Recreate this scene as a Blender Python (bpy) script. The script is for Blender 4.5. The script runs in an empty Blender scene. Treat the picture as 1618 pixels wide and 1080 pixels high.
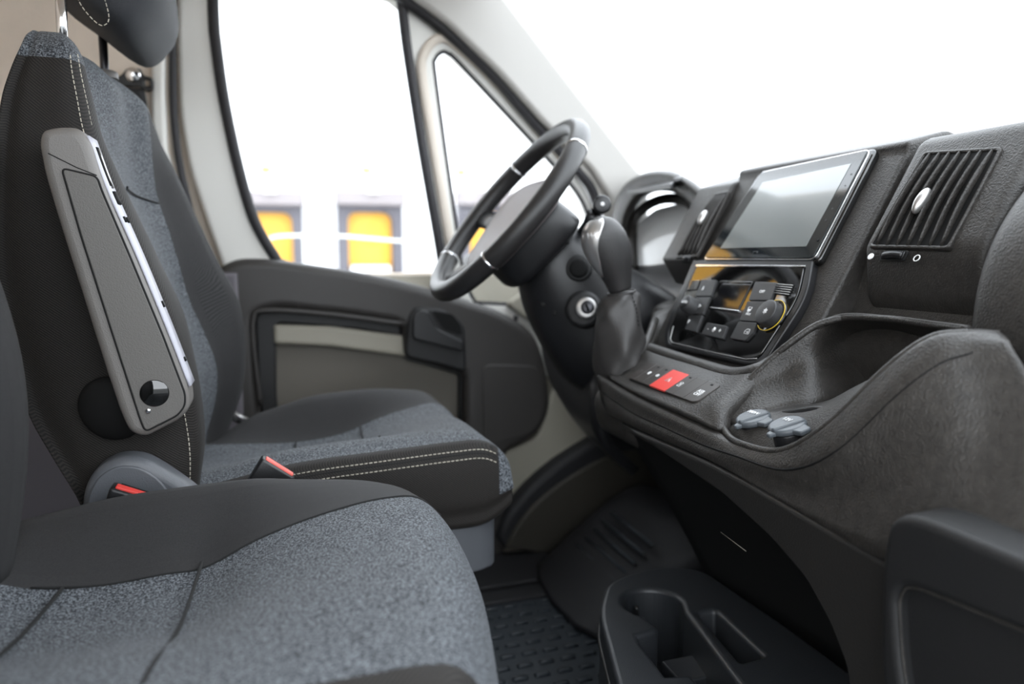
import bpy, bmesh, math, random
from mathutils import Vector as V, Matrix
random.seed(4)
S = bpy.context.scene
COL = S.collection
R_ = math.radians

# ------------------------------------------------------------------ camera, sky, exposure
FPX = 1150.0; YAW = R_(18); PIT = R_(6.84)
CAM = V((0, 0, .82))
Fh = V((math.sin(YAW), math.cos(YAW), 0)); RT = V((math.cos(YAW), -math.sin(YAW), 0))
FW = Fh*math.cos(PIT) - V((0, 0, math.sin(PIT))); UP = Fh*math.sin(PIT) + V((0, 0, math.cos(PIT)))
cd = bpy.data.cameras.new('camera'); cam = bpy.data.objects.new('camera', cd); COL.objects.link(cam)
cd.sensor_width = 36; cd.lens = FPX*36/1618; cd.clip_start = .02; cd.clip_end = 300
m3 = Matrix((RT, UP, -FW)).transposed()
cam.matrix_world = Matrix.Translation(CAM) @ m3.to_4x4()
cd.dof.use_dof = True; cd.dof.focus_distance = .86; cd.dof.aperture_fstop = 2.8
S.camera = cam
w = bpy.data.worlds.new('sky'); S.world = w; w.use_nodes = True
nt = w.node_tree; bg = nt.nodes['Background']
tc = nt.nodes.new('ShaderNodeTexCoord'); sp = nt.nodes.new('ShaderNodeSeparateXYZ'); cr = nt.nodes.new('ShaderNodeValToRGB')
nt.links.new(tc.outputs['Generated'], sp.inputs[0]); nt.links.new(sp.outputs['Z'], cr.inputs[0]); nt.links.new(cr.outputs[0], bg.inputs[0])
cr.color_ramp.elements[0].color = (.90, .95, 1, 1); cr.color_ramp.elements[1].color = (.86, .93, 1, 1)
bg.inputs[1].default_value = 5.4
S.view_settings.view_transform = 'Standard'; S.view_settings.look = 'None'; S.view_settings.gamma = 1
S.view_settings.exposure = 0.0
S.view_settings.use_curve_mapping = False

# ------------------------------------------------------------------ geometry of the view -> points of the place
def ray(x, y): return FW + RT*((x-809)/FPX) + UP*((540-y)/FPX)
def on(x, y, ax, val):
    d = ray(x, y); return CAM + d*((val-CAM[ax])/d[ax])
def PX(x, y, v): return on(x, y, 0, v)
def PY(x, y, v): return on(x, y, 1, v)
def PZ(x, y, v): return on(x, y, 2, v)
class Fr:                                   # a flat frame: origin, two axes, normal
    def __init__(s, o, u, v):
        s.o = V(o); s.u = V(u).normalized(); s.n = s.u.cross(V(v)).normalized(); s.v = s.n.cross(s.u)
    def loc(s, x, y, h=0):
        d = ray(x, y); o = s.o + s.n*h
        p = CAM + d*((o-CAM).dot(s.n)/d.dot(s.n)) - o
        return (p.dot(s.u), p.dot(s.v))
    def pt(s, a, b, h=0): return s.o + s.u*a + s.v*b + s.n*h
    def px(s, x, y, h=0): a = s.loc(x, y, h); return s.pt(a[0], a[1], h)
    def L(s, pts, h=0): return [s.loc(p[0], p[1], h) for p in pts]
    def mat(s, h=0):
        o = s.o + s.n*h
        return Matrix.Translation(o) @ Matrix((s.u, s.v, s.n)).transposed().to_4x4()

# ------------------------------------------------------------------ materials
def mat(name, col, rough=.5, metal=0, bump=0, bscale=400, spec=.5, coat=0, emit=None, var=0, vscale=8):
    m = bpy.data.materials.new(name); m.use_nodes = True; n = m.node_tree; b = n.nodes['Principled BSDF']
    b.inputs['Base Color'].default_value = (*col, 1); b.inputs['Roughness'].default_value = rough
    b.inputs['Metallic'].default_value = metal; b.inputs['Specular IOR Level'].default_value = spec
    b.inputs['Coat Weight'].default_value = coat; b.inputs['Coat Roughness'].default_value = .03
    tc = n.nodes.new('ShaderNodeTexCoord')
    if bump:
        t = n.nodes.new('ShaderNodeTexNoise'); t.inputs['Scale'].default_value = bscale; t.inputs['Detail'].default_value = 2
        bp = n.nodes.new('ShaderNodeBump'); bp.inputs['Strength'].default_value = bump; bp.inputs['Distance'].default_value = .001
        n.links.new(tc.outputs['Object'], t.inputs[0]); n.links.new(t.outputs[0], bp.inputs['Height']); n.links.new(bp.outputs[0], b.inputs['Normal'])
    if var:
        t = n.nodes.new('ShaderNodeTexNoise'); t.inputs['Scale'].default_value = vscale; t.inputs['Detail'].default_value = 4
        r = n.nodes.new('ShaderNodeValToRGB')
        r.color_ramp.elements[0].position = .3; r.color_ramp.elements[1].position = .7
        r.color_ramp.elements[0].color = (*[c*(1-var) for c in col], 1); r.color_ramp.elements[1].color = (*[min(1, c*(1+var)) for c in col], 1)
        n.links.new(tc.outputs['Object'], t.inputs[0]); n.links.new(t.outputs[0], r.inputs[0]); n.links.new(r.outputs[0], b.inputs['Base Color'])
    return m
def fabric_grey():
    m = bpy.data.materials.new('flecked_fabric'); m.use_nodes = True; n = m.node_tree; b = n.nodes['Principled BSDF']
    b.inputs['Roughness'].default_value = .75; b.inputs['Sheen Weight'].default_value = .05; b.inputs['Specular IOR Level'].default_value = .3
    tc = n.nodes.new('ShaderNodeTexCoord')
    t = n.nodes.new('ShaderNodeTexVoronoi'); t.inputs['Scale'].default_value = 640
    t2 = n.nodes.new('ShaderNodeTexNoise'); t2.inputs['Scale'].default_value = 480; t2.inputs['Detail'].default_value = 3
    mx = n.nodes.new('ShaderNodeMath'); mx.operation = 'MULTIPLY_ADD'; mx.inputs[1].default_value = -.35
    r = n.nodes.new('ShaderNodeValToRGB')
    r.color_ramp.elements[0].position = .22; r.color_ramp.elements[1].position = .50
    r.color_ramp.elements[0].color = (.012, .014, .018, 1); r.color_ramp.elements[1].color = (.172, .187, .205, 1)
    for q in (t, t2): n.links.new(tc.outputs['Object'], q.inputs[0])
    n.links.new(t.outputs['Distance'], mx.inputs[0]); n.links.new(t2.outputs[0], mx.inputs[2])
    n.links.new(mx.outputs[0], r.inputs[0]); n.links.new(r.outputs[0], b.inputs['Base Color'])
    bp = n.nodes.new('ShaderNodeBump'); bp.inputs['Strength'].default_value = .6; bp.inputs['Distance'].default_value = .0012
    n.links.new(mx.outputs[0], bp.inputs['Height']); n.links.new(bp.outputs[0], b.inputs['Normal'])
    return m
def fabric_black(name='black_twill', c0=(.003, .0026, .0022), c1=(.024, .020, .017), rot=(0, 0, 0), sc=80):
    m = bpy.data.materials.new(name); m.use_nodes = True; n = m.node_tree; b = n.nodes['Principled BSDF']
    b.inputs['Roughness'].default_value = .7; b.inputs['Sheen Weight'].default_value = .03; b.inputs['Specular IOR Level'].default_value = .3
    tc = n.nodes.new('ShaderNodeTexCoord'); mp = n.nodes.new('ShaderNodeMapping'); mp.inputs['Rotation'].default_value = rot
    t = n.nodes.new('ShaderNodeTexWave'); t.inputs['Scale'].default_value = sc; t.inputs['Distortion'].default_value = .6; t.inputs['Detail'].default_value = 1
    t2 = n.nodes.new('ShaderNodeTexNoise'); t2.inputs['Scale'].default_value = 900
    mx = n.nodes.new('ShaderNodeMath'); mx.operation = 'MULTIPLY'
    r = n.nodes.new('ShaderNodeValToRGB'); r.color_ramp.elements[0].color = (*c0, 1); r.color_ramp.elements[1].color = (*c1, 1); r.color_ramp.elements[1].position = .55
    n.links.new(tc.outputs['Object'], mp.inputs[0]); n.links.new(mp.outputs[0], t.inputs[0]); n.links.new(tc.outputs['Object'], t2.inputs[0])
    n.links.new(t.outputs['Fac'], mx.inputs[0]); n.links.new(t2.outputs[0], mx.inputs[1])
    n.links.new(mx.outputs[0], r.inputs[0]); n.links.new(r.outputs[0], b.inputs['Base Color'])
    bp = n.nodes.new('ShaderNodeBump'); bp.inputs['Strength'].default_value = .5; bp.inputs['Distance'].default_value = .0008
    n.links.new(mx.outputs[0], bp.inputs['Height']); n.links.new(bp.outputs[0], b.inputs['Normal'])
    return m
def glass(name, tint=(1, 1, 1), refl=.06):
    m = bpy.data.materials.new(name); m.use_nodes = True; n = m.node_tree; n.nodes.clear()
    o = n.nodes.new('ShaderNodeOutputMaterial'); a = n.nodes.new('ShaderNodeBsdfTransparent'); g = n.nodes.new('ShaderNodeBsdfGlossy')
    a.inputs[0].default_value = (*tint, 1); g.inputs['Roughness'].default_value = .01
    lw = n.nodes.new('ShaderNodeLayerWeight'); lw.inputs[0].default_value = .5
    pw = n.nodes.new('ShaderNodeMath'); pw.operation = 'POWER'; pw.inputs[1].default_value = 5; n.links.new(lw.outputs['Facing'], pw.inputs[0])
    f = n.nodes.new('ShaderNodeMath'); f.operation = 'MULTIPLY_ADD'; f.inputs[1].default_value = .5; f.inputs[2].default_value = refl*.4; n.links.new(pw.outputs[0], f.inputs[0])
    x = n.nodes.new('ShaderNodeMixShader'); n.links.new(f.outputs[0], x.inputs[0]); n.links.new(a.outputs[0], x.inputs[1]); n.links.new(g.outputs[0], x.inputs[2]); n.links.new(x.outputs[0], o.inputs[0])
    return m
M = {}
M['dash'] = mat('grained_dash_plastic', (.027, .0245, .022), .44, bump=.9, bscale=420, var=.28, vscale=110)
M['dashlow'] = mat('matt_black_plastic', (.007, .007, .0075), .55, bump=.4, bscale=600)
M['black'] = mat('black_plastic', (.010, .010, .011), .36, bump=.2, bscale=800)
M['void'] = mat('deep_black_plastic', (.005, .005, .005), .7, spec=.2)  # near-black; also stands in for shade inside vents, slots and holes
M['rubber'] = mat('black_rubber', (.012, .012, .014), .6, bump=.3)
M['seal'] = mat('window_rubber', (.022, .021, .024), .55)
M['greywall'] = mat('grey_darkened_wall', (.13, .12, .135), .7)
M['doorp'] = mat('door_card_plastic', (.032, .029, .027), .5, bump=.4, bscale=500)
M['cream'] = mat('cream_trim', (.68, .61, .53), .5, bump=.15, bscale=300)
M['whitep'] = mat('white_painted_metal', (.78, .77, .73), .35)
M['beige'] = mat('beige_liner', (.80, .70, .60), .8, bump=.3, bscale=200, var=.08)
M['taupe'] = mat('taupe_door_pocket', (.12, .108, .09), .65, bump=.2)
M['sockb'] = mat('dark_brown_liner', (.038, .034, .026), .6)
M['dashmid'] = mat('dark_lower_plastic', (.015, .014, .013), .5, bump=.4, bscale=500)
M['cupp'] = mat('console_plastic', (.020, .022, .025), .42, bump=.3, bscale=600)
M['sill'] = mat('beige_sill_trim', (.30, .28, .23), .6)
M['armrest'] = mat('grey_armrest_plastic', (.16, .15, .14), .42, bump=.35, bscale=600)
M['armrest2'] = mat('armrest_inlay_plastic', (.115, .108, .10), .45, bump=.3, bscale=600)
M['armside'] = mat('pale_armrest_edge', (.50, .50, .56), .35, bump=.2, bscale=500)
M['recliner'] = mat('slate_plastic', (.085, .09, .10), .45, bump=.3, bscale=600)
M['grey'] = fabric_grey()
M['twill'] = fabric_black(rot=(0, .9, .5), sc=135)
M['twillg'] = fabric_black('charcoal_twill', (.007, .007, .0075), (.034, .033, .034), rot=(0, .5, .9), sc=420)
M['insertd'] = fabric_black('charcoal_side_cloth', (.022, .023, .026), (.06, .063, .07), rot=(0, .3, .2), sc=420)
M['stitch'] = mat('cream_thread', (.55, .51, .42), .7)
M['seam'] = mat('seam_thread', (.006, .006, .006), .9)
M['chrome'] = mat('chrome', (.75, .75, .76), .12, 1)
M['satin'] = mat('satin_silver', (.52, .51, .50), .32, .85)
M['darkmetal'] = mat('dark_metal', (.05, .05, .055), .3, .8)
M['piano'] = mat('piano_black', (.003, .003, .003), .03, spec=1)
M['screen'] = mat('touchscreen_glass', (.012, .015, .017), .05, coat=.4)
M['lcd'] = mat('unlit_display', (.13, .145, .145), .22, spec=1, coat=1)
M['lcd2'] = mat('small_unlit_display', (.004, .004, .005), .08)
M['btn'] = mat('button_plastic', (.028, .028, .029), .42, bump=.2, bscale=900)
M['btn2'] = mat('brownish_button_plastic', (.035, .030, .027), .45)
M['red'] = mat('red_button', (.62, .045, .035), .45)
M['pink'] = mat('coral_button', (.85, .16, .13), .4)
M['white'] = mat('white_print', (.75, .75, .75), .6)
M['printd'] = mat('dim_print', (.10, .10, .10), .6)
M['leather'] = mat('black_leather', (.022, .021, .021), .42, bump=.5, bscale=500)
M['boot'] = mat('soft_boot_leather', (.030, .028, .027), .5, bump=.35, bscale=350)
M['wheel'] = mat('wheel_leather', (.020, .019, .019), .36, bump=.3, bscale=900)
M['bagpad'] = mat('airbag_pad', (.17, .145, .145), .45, bump=.2)
M['capgrey'] = mat('socket_cap_rubber', (.075, .085, .095), .42, bump=.2)
M['cluster'] = mat('lens_painted_glare', (.70, .71, .71), .25, coat=.8)  # pale base colour stands in for the bright sky reflected in the lens
M['mat'] = mat('rubber_mat', (.030, .037, .045), .45, bump=.4, bscale=120)
M['carpet'] = mat('dark_floor_covering', (.018, .018, .019), .85, bump=.6, bscale=300)
M['belt'] = mat('seat_belt_webbing', (.015, .015, .016), .7, bump=.4, bscale=800)
M['wall'] = mat('white_cladding', (.88, .88, .88), .7)
M['asphaltd'] = mat('asphalt_darkened', (.16, .16, .155), .9, var=.15, vscale=3)  # ground on the camera side, darkened to cut light bounced into the cab
M['pillar'] = mat('pale_pillar_trim', (.47, .455, .43), .5)
M['asphalt'] = mat('pale_paving', (.58, .58, .57), .85, var=.1, vscale=3)
M['yellow'] = mat('yellow_shutter', (.80, .40, .045), .6)
M['dockdark'] = mat('dock_curtain', (.10, .095, .11), .8)
M['dockgrey'] = mat('dock_hood', (.26, .235, .24), .8)
M['docksill'] = mat('dock_leveller', (.8, .8, .8), .6)
M['rail'] = mat('pale_tube', (.72, .74, .70), .4, .2)
M['lampy'] = mat('yellow_plate', (.80, .55, .05), .6)
M['mirror'] = mat('mirror_glass', (.9, .9, .9), .02, 1)
M['glass'] = glass('clear_glass')

# ------------------------------------------------------------------ object helpers
def link(name, me, m=None, parent=None, smooth=True):
    o = bpy.data.objects.new(name, me); COL.objects.link(o)
    if m is not None:
        for k in (m if isinstance(m, (list, tuple)) else [m]): me.materials.append(M[k])
    if smooth:
        for p in me.polygons: p.use_smooth = True
    if parent: o.parent = parent; o.matrix_parent_inverse = parent.matrix_world.inverted()
    return o
def tag(o, label=None, cat=None, group=None, kind=None):
    if label: o['label'] = label
    if cat: o['category'] = cat
    if group: o['group'] = group
    if kind: o['kind'] = kind
    return o
def empty(name, loc, label, cat, group=None, kind=None):
    o = bpy.data.objects.new(name, None); COL.objects.link(o); o.empty_display_size = .05
    o.location = loc; o.matrix_world = Matrix.Translation(V(loc))
    return tag(o, label, cat, group, kind)
def edge_split(o, ang=35):
    me = o.data; bm = bmesh.new(); bm.from_mesh(me)
    for e in bm.edges:
        if len(e.link_faces) == 2 and e.calc_face_angle(0) > R_(ang): e.smooth = False
    bm.to_mesh(me); bm.free()
def bevel(o, wd, seg=3, ang=30):
    b = o.modifiers.new('bevel', 'BEVEL'); b.width = wd; b.segments = seg; b.limit_method = 'ANGLE'; b.angle_limit = R_(ang)
    b.use_clamp_overlap = True; b.harden_normals = False
    return o
def cr_(p0, p1, p2, p3, t):
    return p0*(-.5*t+t*t-.5*t**3) + p1*(1-2.5*t*t+1.5*t**3) + p2*(.5*t+2*t*t-1.5*t**3) + p3*(-.5*t*t+.5*t**3)
def spl(pts, n=6, closed=False):
    pts = [V(p) for p in pts]; N = len(pts); out = []
    g = (lambda i: pts[i % N]) if closed else (lambda i: pts[i] if 0 <= i < N else (pts[0]*2-pts[1] if i < 0 else pts[-1]*2-pts[-2]))
    for i in range(N if closed else N-1):
        for k in range(n): out.append(cr_(g(i-1), g(i), g(i+1), g(i+2), k/n))
    if not closed: out.append(pts[-1].copy())
    return out
def rc(pts, r=.01, n=5):                       # polygon with rounded corners (2D)
    out = []; N = len(pts)
    for i in range(N):
        p = V(pts[i]); a = V(pts[i-1]); b = V(pts[(i+1) % N])
        rr = r[i] if isinstance(r, (list, tuple)) else r
        da = (a-p); db = (b-p); k = min(rr, da.length*.45, db.length*.45)
        if k < 1e-5: out.append(p); continue
        s = p+da.normalized()*k; e = p+db.normalized()*k
        for j in range(n+1):
            t = j/n; out.append(s*(1-t)**2 + p*2*t*(1-t) + e*t*t)
    return out
def plate(name, fr, outer, holes=(), th=.01, bev=.001, h=0, m='dash', parent=None, seg=3):
    """flat plate with rounded edges, top face at height h of the frame, optional holes; coordinates are frame-local"""
    cu = bpy.data.curves.new(name, 'CURVE'); cu.dimensions = '2D'; cu.fill_mode = 'BOTH'
    bev = min(bev, th*.49); cu.extrude = th/2-bev; cu.bevel_depth = bev; cu.bevel_resolution = seg; cu.offset = -bev
    for loop in [outer]+list(holes):
        s = cu.splines.new('POLY'); s.points.add(len(loop)-1); s.use_cyclic_u = True
        for i, p in enumerate(loop): s.points[i].co = (p[0], p[1], 0, 1)
    t = bpy.data.objects.new('tmp', cu); COL.objects.link(t)
    bpy.context.view_layer.update()
    me = bpy.data.meshes.new_from_object(t.evaluated_get(bpy.context.evaluated_depsgraph_get()))
    bpy.data.objects.remove(t); bpy.data.curves.remove(cu)
    me.materials.clear(); me.transform(fr.mat(h-th/2)); 
    o = link(name, me, m, parent); edge_split(o, 40)
    return o
def patch(name, rows, n=5, m='dash', parent=None, th=.006, off=-1, nr=None):
    g = [spl(r, n) for r in rows]; cols = list(zip(*g)); g2 = [spl(c, nr or n) for c in cols]
    nr_, nc = len(g2[0]), len(g2)
    bm = bmesh.new(); vs = [[bm.verts.new(g2[c][r]) for c in range(nc)] for r in range(nr_)]
    for r in range(nr_-1):
        for c in range(nc-1): bm.faces.new((vs[r][c], vs[r][c+1], vs[r+1][c+1], vs[r+1][c]))
    me = bpy.data.meshes.new(name); bm.normal_update(); bm.to_mesh(me); bm.free()
    o = link(name, me, m, parent)
    if th: s = o.modifiers.new('solid', 'SOLIDIFY'); s.thickness = th; s.offset = off
    return o
def loft(name, secs, n=4, nr=4, m='dash', parent=None, cap=True, mf=None):
    g = [spl(s, n, True) for s in secs]; cols = list(zip(*g)); g2 = [spl(c, nr) for c in cols]
    nr_, nc = len(g2[0]), len(g2)
    bm = bmesh.new(); vs = [[bm.verts.new(g2[c][r]) for c in range(nc)] for r in range(nr_)]
    for r in range(nr_-1):
        for c in range(nc):
            f = bm.faces.new((vs[r][c], vs[r][(c+1) % nc], vs[r+1][(c+1) % nc], vs[r+1][c]))
            if mf: f.material_index = mf((c+.5)/n, (r+.5)/nr)
    if cap:
        for row, fl in ((vs[0], True), (vs[-1], False)):
            c = bm.verts.new(sum((v.co for v in row), V())/nc)
            for i in range(nc):
                a, b = row[i], row[(i+1) % nc]
                f = bm.faces.new((b, a, c) if fl else (a, b, c))
                if mf: f.material_index = mf((i+.5)/n, 0.1 if fl else nr_/nr-.2)
    bmesh.ops.recalc_face_normals(bm, faces=bm.faces)
    me = bpy.data.meshes.new(name); bm.to_mesh(me); bm.free()
    return link(name, me, m, parent)
def tube_bm(bm, pts, r, closed=False, seg=10, flat=1, up=None):
    pts = [V(p) for p in pts]; N = len(pts); rings = []
    rr = r if isinstance(r, (list, tuple)) else [r]*N
    pu = None
    for i, p in enumerate(pts):
        t = (pts[(i+1) % N]-pts[i-1]) if closed else (pts[min(i+1, N-1)]-pts[max(i-1, 0)])
        t.normalize()
        u = V(up) if up is not None else (pu if pu is not None else V((0, 0, 1)) if abs(t.z) < .9 else V((0, 1, 0)))
        u = (u-t*u.dot(t)).normalized(); pu = u; b = t.cross(u)
        rings.append([bm.verts.new(p + u*math.cos(a)*rr[i]*flat + b*math.sin(a)*rr[i]) for a in [2*math.pi*k/seg for k in range(seg)]])
    for i in range(N if closed else N-1):
        a, b = rings[i], rings[(i+1) % N]
        for k in range(seg): bm.faces.new((a[k], a[(k+1) % seg], b[(k+1) % seg], b[k]))
    if not closed: bm.faces.new(rings[0][::-1]); bm.faces.new(rings[-1])
def tube(name, pts, r, m='black', parent=None, closed=False, seg=10, flat=1, up=None):
    bm = bmesh.new(); tube_bm(bm, pts, r, closed, seg, flat, up); bmesh.ops.recalc_face_normals(bm, faces=bm.faces)
    me = bpy.data.meshes.new(name); bm.to_mesh(me); bm.free(); return link(name, me, m, parent)
def prism_y(name, prof, y0, y1, m='dash', parent=None, bev=.01, seg=4):
    bm = bmesh.new(); a = [bm.verts.new((x, y0, z)) for x, z in prof]; b = [bm.verts.new((x, y1, z)) for x, z in prof]
    N = len(prof)
    for i in range(N): bm.faces.new((a[i], a[(i+1) % N], b[(i+1) % N], b[i]))
    bm.faces.new(a[::-1]); bm.faces.new(b); bmesh.ops.recalc_face_normals(bm, faces=bm.faces)
    me = bpy.data.meshes.new(name); bm.to_mesh(me); bm.free(); o = link(name, me, m, parent)
    if bev: bevel(o, bev, seg, 25)
    return o
def disc(name, c, n, r, th, m='black', parent=None, bev=.001, seg=32, r2=None):
    """short cylinder: front face centred at c, facing n"""
    n = V(n).normalized(); u = n.orthogonal().normalized(); v = n.cross(u); c = V(c); r2 = r if r2 is None else r2
    prof = [(r2, -th), (r, -bev), (r-bev*.3, -bev*.3), (r-bev, 0), (0, 0)]
    bm = bmesh.new(); rings = []
    for q, h in prof[:-1]: rings.append([bm.verts.new(c+n*h+u*math.cos(a)*q+v*math.sin(a)*q) for a in [2*math.pi*k/seg for k in range(seg)]])
    for i in range(len(rings)-1):
        for k in range(seg): bm.faces.new((rings[i][k], rings[i][(k+1) % seg], rings[i+1][(k+1) % seg], rings[i+1][k]))
    bm.faces.new(rings[-1]); bm.faces.new(rings[0][::-1]); bmesh.ops.recalc_face_normals(bm, faces=bm.faces)
    me = bpy.data.meshes.new(name); bm.to_mesh(me); bm.free(); o = link(name, me, m, parent); edge_split(o, 50); return o
def ellip(name, c, ax, m='black', parent=None):
    bm = bmesh.new(); bmesh.ops.create_uvsphere(bm, u_segments=24, v_segments=14, radius=1)
    X, Y, Z = [V(a) for a in ax]
    for v in bm.verts: v.co = V(c)+X*v.co.x+Y*v.co.y+Z*v.co.z
    me = bpy.data.meshes.new(name); bm.to_mesh(me); bm.free(); return link(name, me, m, parent)
def box(name, lo, hi, m, parent=None, bev=.003, smooth=True):
    return prism_y(name, [(lo[0], lo[2]), (hi[0], lo[2]), (hi[0], hi[2]), (lo[0], hi[2])], lo[1], hi[1], m, parent, bev, 2)
def glyph(name, txt, fr, a, b, size, m, parent, h=0, rot=0, th=.0003):
    """raised lettering centred at (a,b) of a frame"""
    cu = bpy.data.curves.new(name, 'FONT'); cu.body = txt; cu.size = size; cu.extrude = th; cu.align_x = 'CENTER'; cu.align_y = 'CENTER'; cu.space_line = .8
    t = bpy.data.objects.new('tmp', cu); COL.objects.link(t); bpy.context.view_layer.update()
    me = bpy.data.meshes.new_from_object(t.evaluated_get(bpy.context.evaluated_depsgraph_get()))
    bpy.data.objects.remove(t); bpy.data.curves.remove(cu)
    me.materials.clear(); me.transform(fr.mat(h) @ Matrix.Translation((a, b, 0)) @ Matrix.Rotation(rot, 4, 'Z'))
    return link(name, me, m, parent, False)
def strokes(name, fr, lines, r, m, parent, h=0):
    """thin raised marks: poly-lines in frame coordinates"""
    bm = bmesh.new()
    for l in lines: tube_bm(bm, [fr.pt(a, b, h) for a, b in l], r, seg=6)
    me = bpy.data.meshes.new(name); bm.to_mesh(me); bm.free(); return link(name, me, m, parent)
def stitches(name, pts, parent, ln=.0045, gap=.0022, r=.0006, m='stitch'):
    P = [V(p) for p in pts]; bm = bmesh.new(); acc = 0; on_ = True; cur = [P[0]]
    for i in range(len(P)-1):
        a, b = P[i], P[i+1]; L = (b-a).length; pos = 0
        while pos < L:
            need = (ln if on_ else gap)-acc
            if pos+need <= L:
                pos += need; q = a.lerp(b, pos/L); acc = 0
                if on_: cur.append(q); tube_bm(bm, cur, r, seg=5); cur = []
                else: cur = [q]
                on_ = not on_
            else: acc += L-pos; pos = L; (cur.append(b) if on_ else None)
    me = bpy.data.meshes.new(name); bm.to_mesh(me); bm.free(); return link(name, me, m, parent)
def feat(Y, px, axis=2):
    """a line on the thing lying at lateral distance Y: returns interpolators over z (axis 2) or x (axis 0)"""
    P = [PY(x, y, Y) for x, y in px]; P.sort(key=lambda p: p[axis]); o = 0 if axis == 2 else 2
    def f(t):
        if t <= P[0][axis]: a, b = P[0], P[1]
        elif t >= P[-1][axis]: a, b = P[-2], P[-1]
        else:
            for a, b in zip(P, P[1:]):
                if a[axis] <= t <= b[axis]: break
        k = (t-a[axis])/(b[axis]-a[axis]); k = max(-.15, min(1.15, k))
        return a[o]*(1-k)+b[o]*k
    return f

# ================================================================== THE CAB SHELL
SV = Fr((0, 1.84, .8), (1, 0, 0), (0, 0, 1))                      # side of the cab, below the belt line
SU = Fr((0, 1.84, .8), (1, 0, 0), (0, -math.sin(R_(6)), math.cos(R_(6))))   # leaning in above it
win = rc(SU.L([(333, -32), (340, 60), (352, 150), (375, 260), (402, 355), (444, 420), (560, 440), (702, 480), (697, 405), (665, 225), (640, 60), (630, -30)]), [.04, .03, .1, .1, .1, .03, .05, .02, .05, .1, .1, .02])
qwin = rc(SU.L([(685, 95), (700, 78), (720, 92), (850, 232), (915, 305), (935, 350), (930, 420), (880, 485), (750, 478), (733, 440), (720, 350), (700, 210)]), [.02, .02, .03, .1, .1, .04, .05, .05, .02, .05, .1, .1])
def bump_loop(l, d):
    c = sum((V(p) for p in l), V((0, 0)))/len(l); return [V(p)+(V(p)-c).normalized()*d for p in l]
box('floor', (-.8, -.3, -.06), (1.4, 2.0, 0), 'carpet')['kind'] = 'structure'
o = plate('wall_left', SU, [(-1.0, -.04), (1.0, -.04), (.72, .3), (.5, .68), (-1.0, .72)], [bump_loop(win, .03), bump_loop(qwin, .02)], .04, .004, h=-.045, m='cream'); tag(o, kind='structure')
o = box('wall_left', (-1.0, 1.885, -.05), (1.35, 1.93, .765), 'sill', bev=0); tag(o, kind='structure')
o = box('wall_back', (-.66, .2, 0), (-.62, 1.9, 1.55), 'beige', bev=0); tag(o, kind='structure')
o = box('ceiling', (-.7, -.12, 1.47), (.50, 1.9, 1.50), 'beige', bev=.01); tag(o, kind='structure')
o = box('wall_front', (1.08, -.2, 0), (1.12, 1.9, .9), 'void', bev=0); tag(o, kind='structure')
# headliner edge above the door and A-pillar trim
o = plate('trim_1', SU, rc(SU.L([(560, -70), (632, -8), (700, 42), (780, 118), (850, 196), (925, 268), (955, 315), (960, 400), (1015, 400), (1012, 285), (895, 137), (790, 0), (735, -70)]), .02), th=.07, bev=.012, h=.045, m='pillar'); tag(o, kind='structure')
o = tube('trim_2', spl([SU.px(x, y, .012) for x, y in [(540, -75), (628, -8), (695, 42), (775, 116), (845, 196), (905, 262), (935, 300), (944, 345), (938, 410)]], 5), .0155, 'seal', flat=.8); tag(o, kind='structure')
# B-pillar trims
o = plate('trim_3', SU, rc(SU.L([(-420, -90), (266, -90), (264, 150), (270, 260), (300, 330), (320, 470), (-420, 470)]), .03), th=.05, bev=.01, h=.03, m='beige'); tag(o, kind='structure')
o = plate('trim_4', SU, rc(SU.L([(240, -90), (266, -90), (264, 150), (268, 240), (295, 330), (300, 420), (262, 420), (244, 200)]), .01), th=.04, bev=.008, h=.045, m='whitep'); tag(o, kind='structure')
o = tube('trim_5', spl([SU.px(x, y, .02) for x, y in [(273, -90), (273, 60), (275, 180), (284, 260), (300, 330), (320, 430)]], 5), .008, 'seal'); tag(o, kind='structure')
# side glass panes
for nme, l in (('window_1', win), ('window_2', qwin)):
    o = plate(nme, SU, l, th=.004, bev=.0005, h=-.02, m='glass'); tag(o, kind='structure')
wf = Fr((.60, .9, 1.443), (0, -1, 0), (-.373, 0, .40))
o = plate('window_3', wf, rc([(-.90, -.70), (1.1, -.70), (1.1, .05), (-.90, .05)], .05), th=.005, bev=.001, m='glass'); tag(o, kind='structure')

o = plate('trim_9', SV, [(-.75, -.85), (-.08, -.85), (-.08, -.02), (-.75, -.02)], th=.03, bev=.01, h=.045, m='greywall'); tag(o, kind='structure')  # grey panel; its tone stands in for light falling off behind the seat
o = box('wall_right', (-1.2, -.10, -.1), (-.62, -.06, 1.5), 'beige', bev=.01); tag(o, kind='structure')  # unseen near-side wall behind the camera, put in to dim the cab
o = box('unseen_door', (.97, -1.05, .05), (1.03, -.06, .85), 'black', bev=.02); tag(o, kind='structure')  # unseen open passenger door, added to block light from the front right
o = box('trim_10', (-.45, -.14, -.3), (1.1, -.02, .0), 'black', bev=.02); tag(o, kind='structure')  # unseen near-side sill, put in to dim light from below
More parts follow.
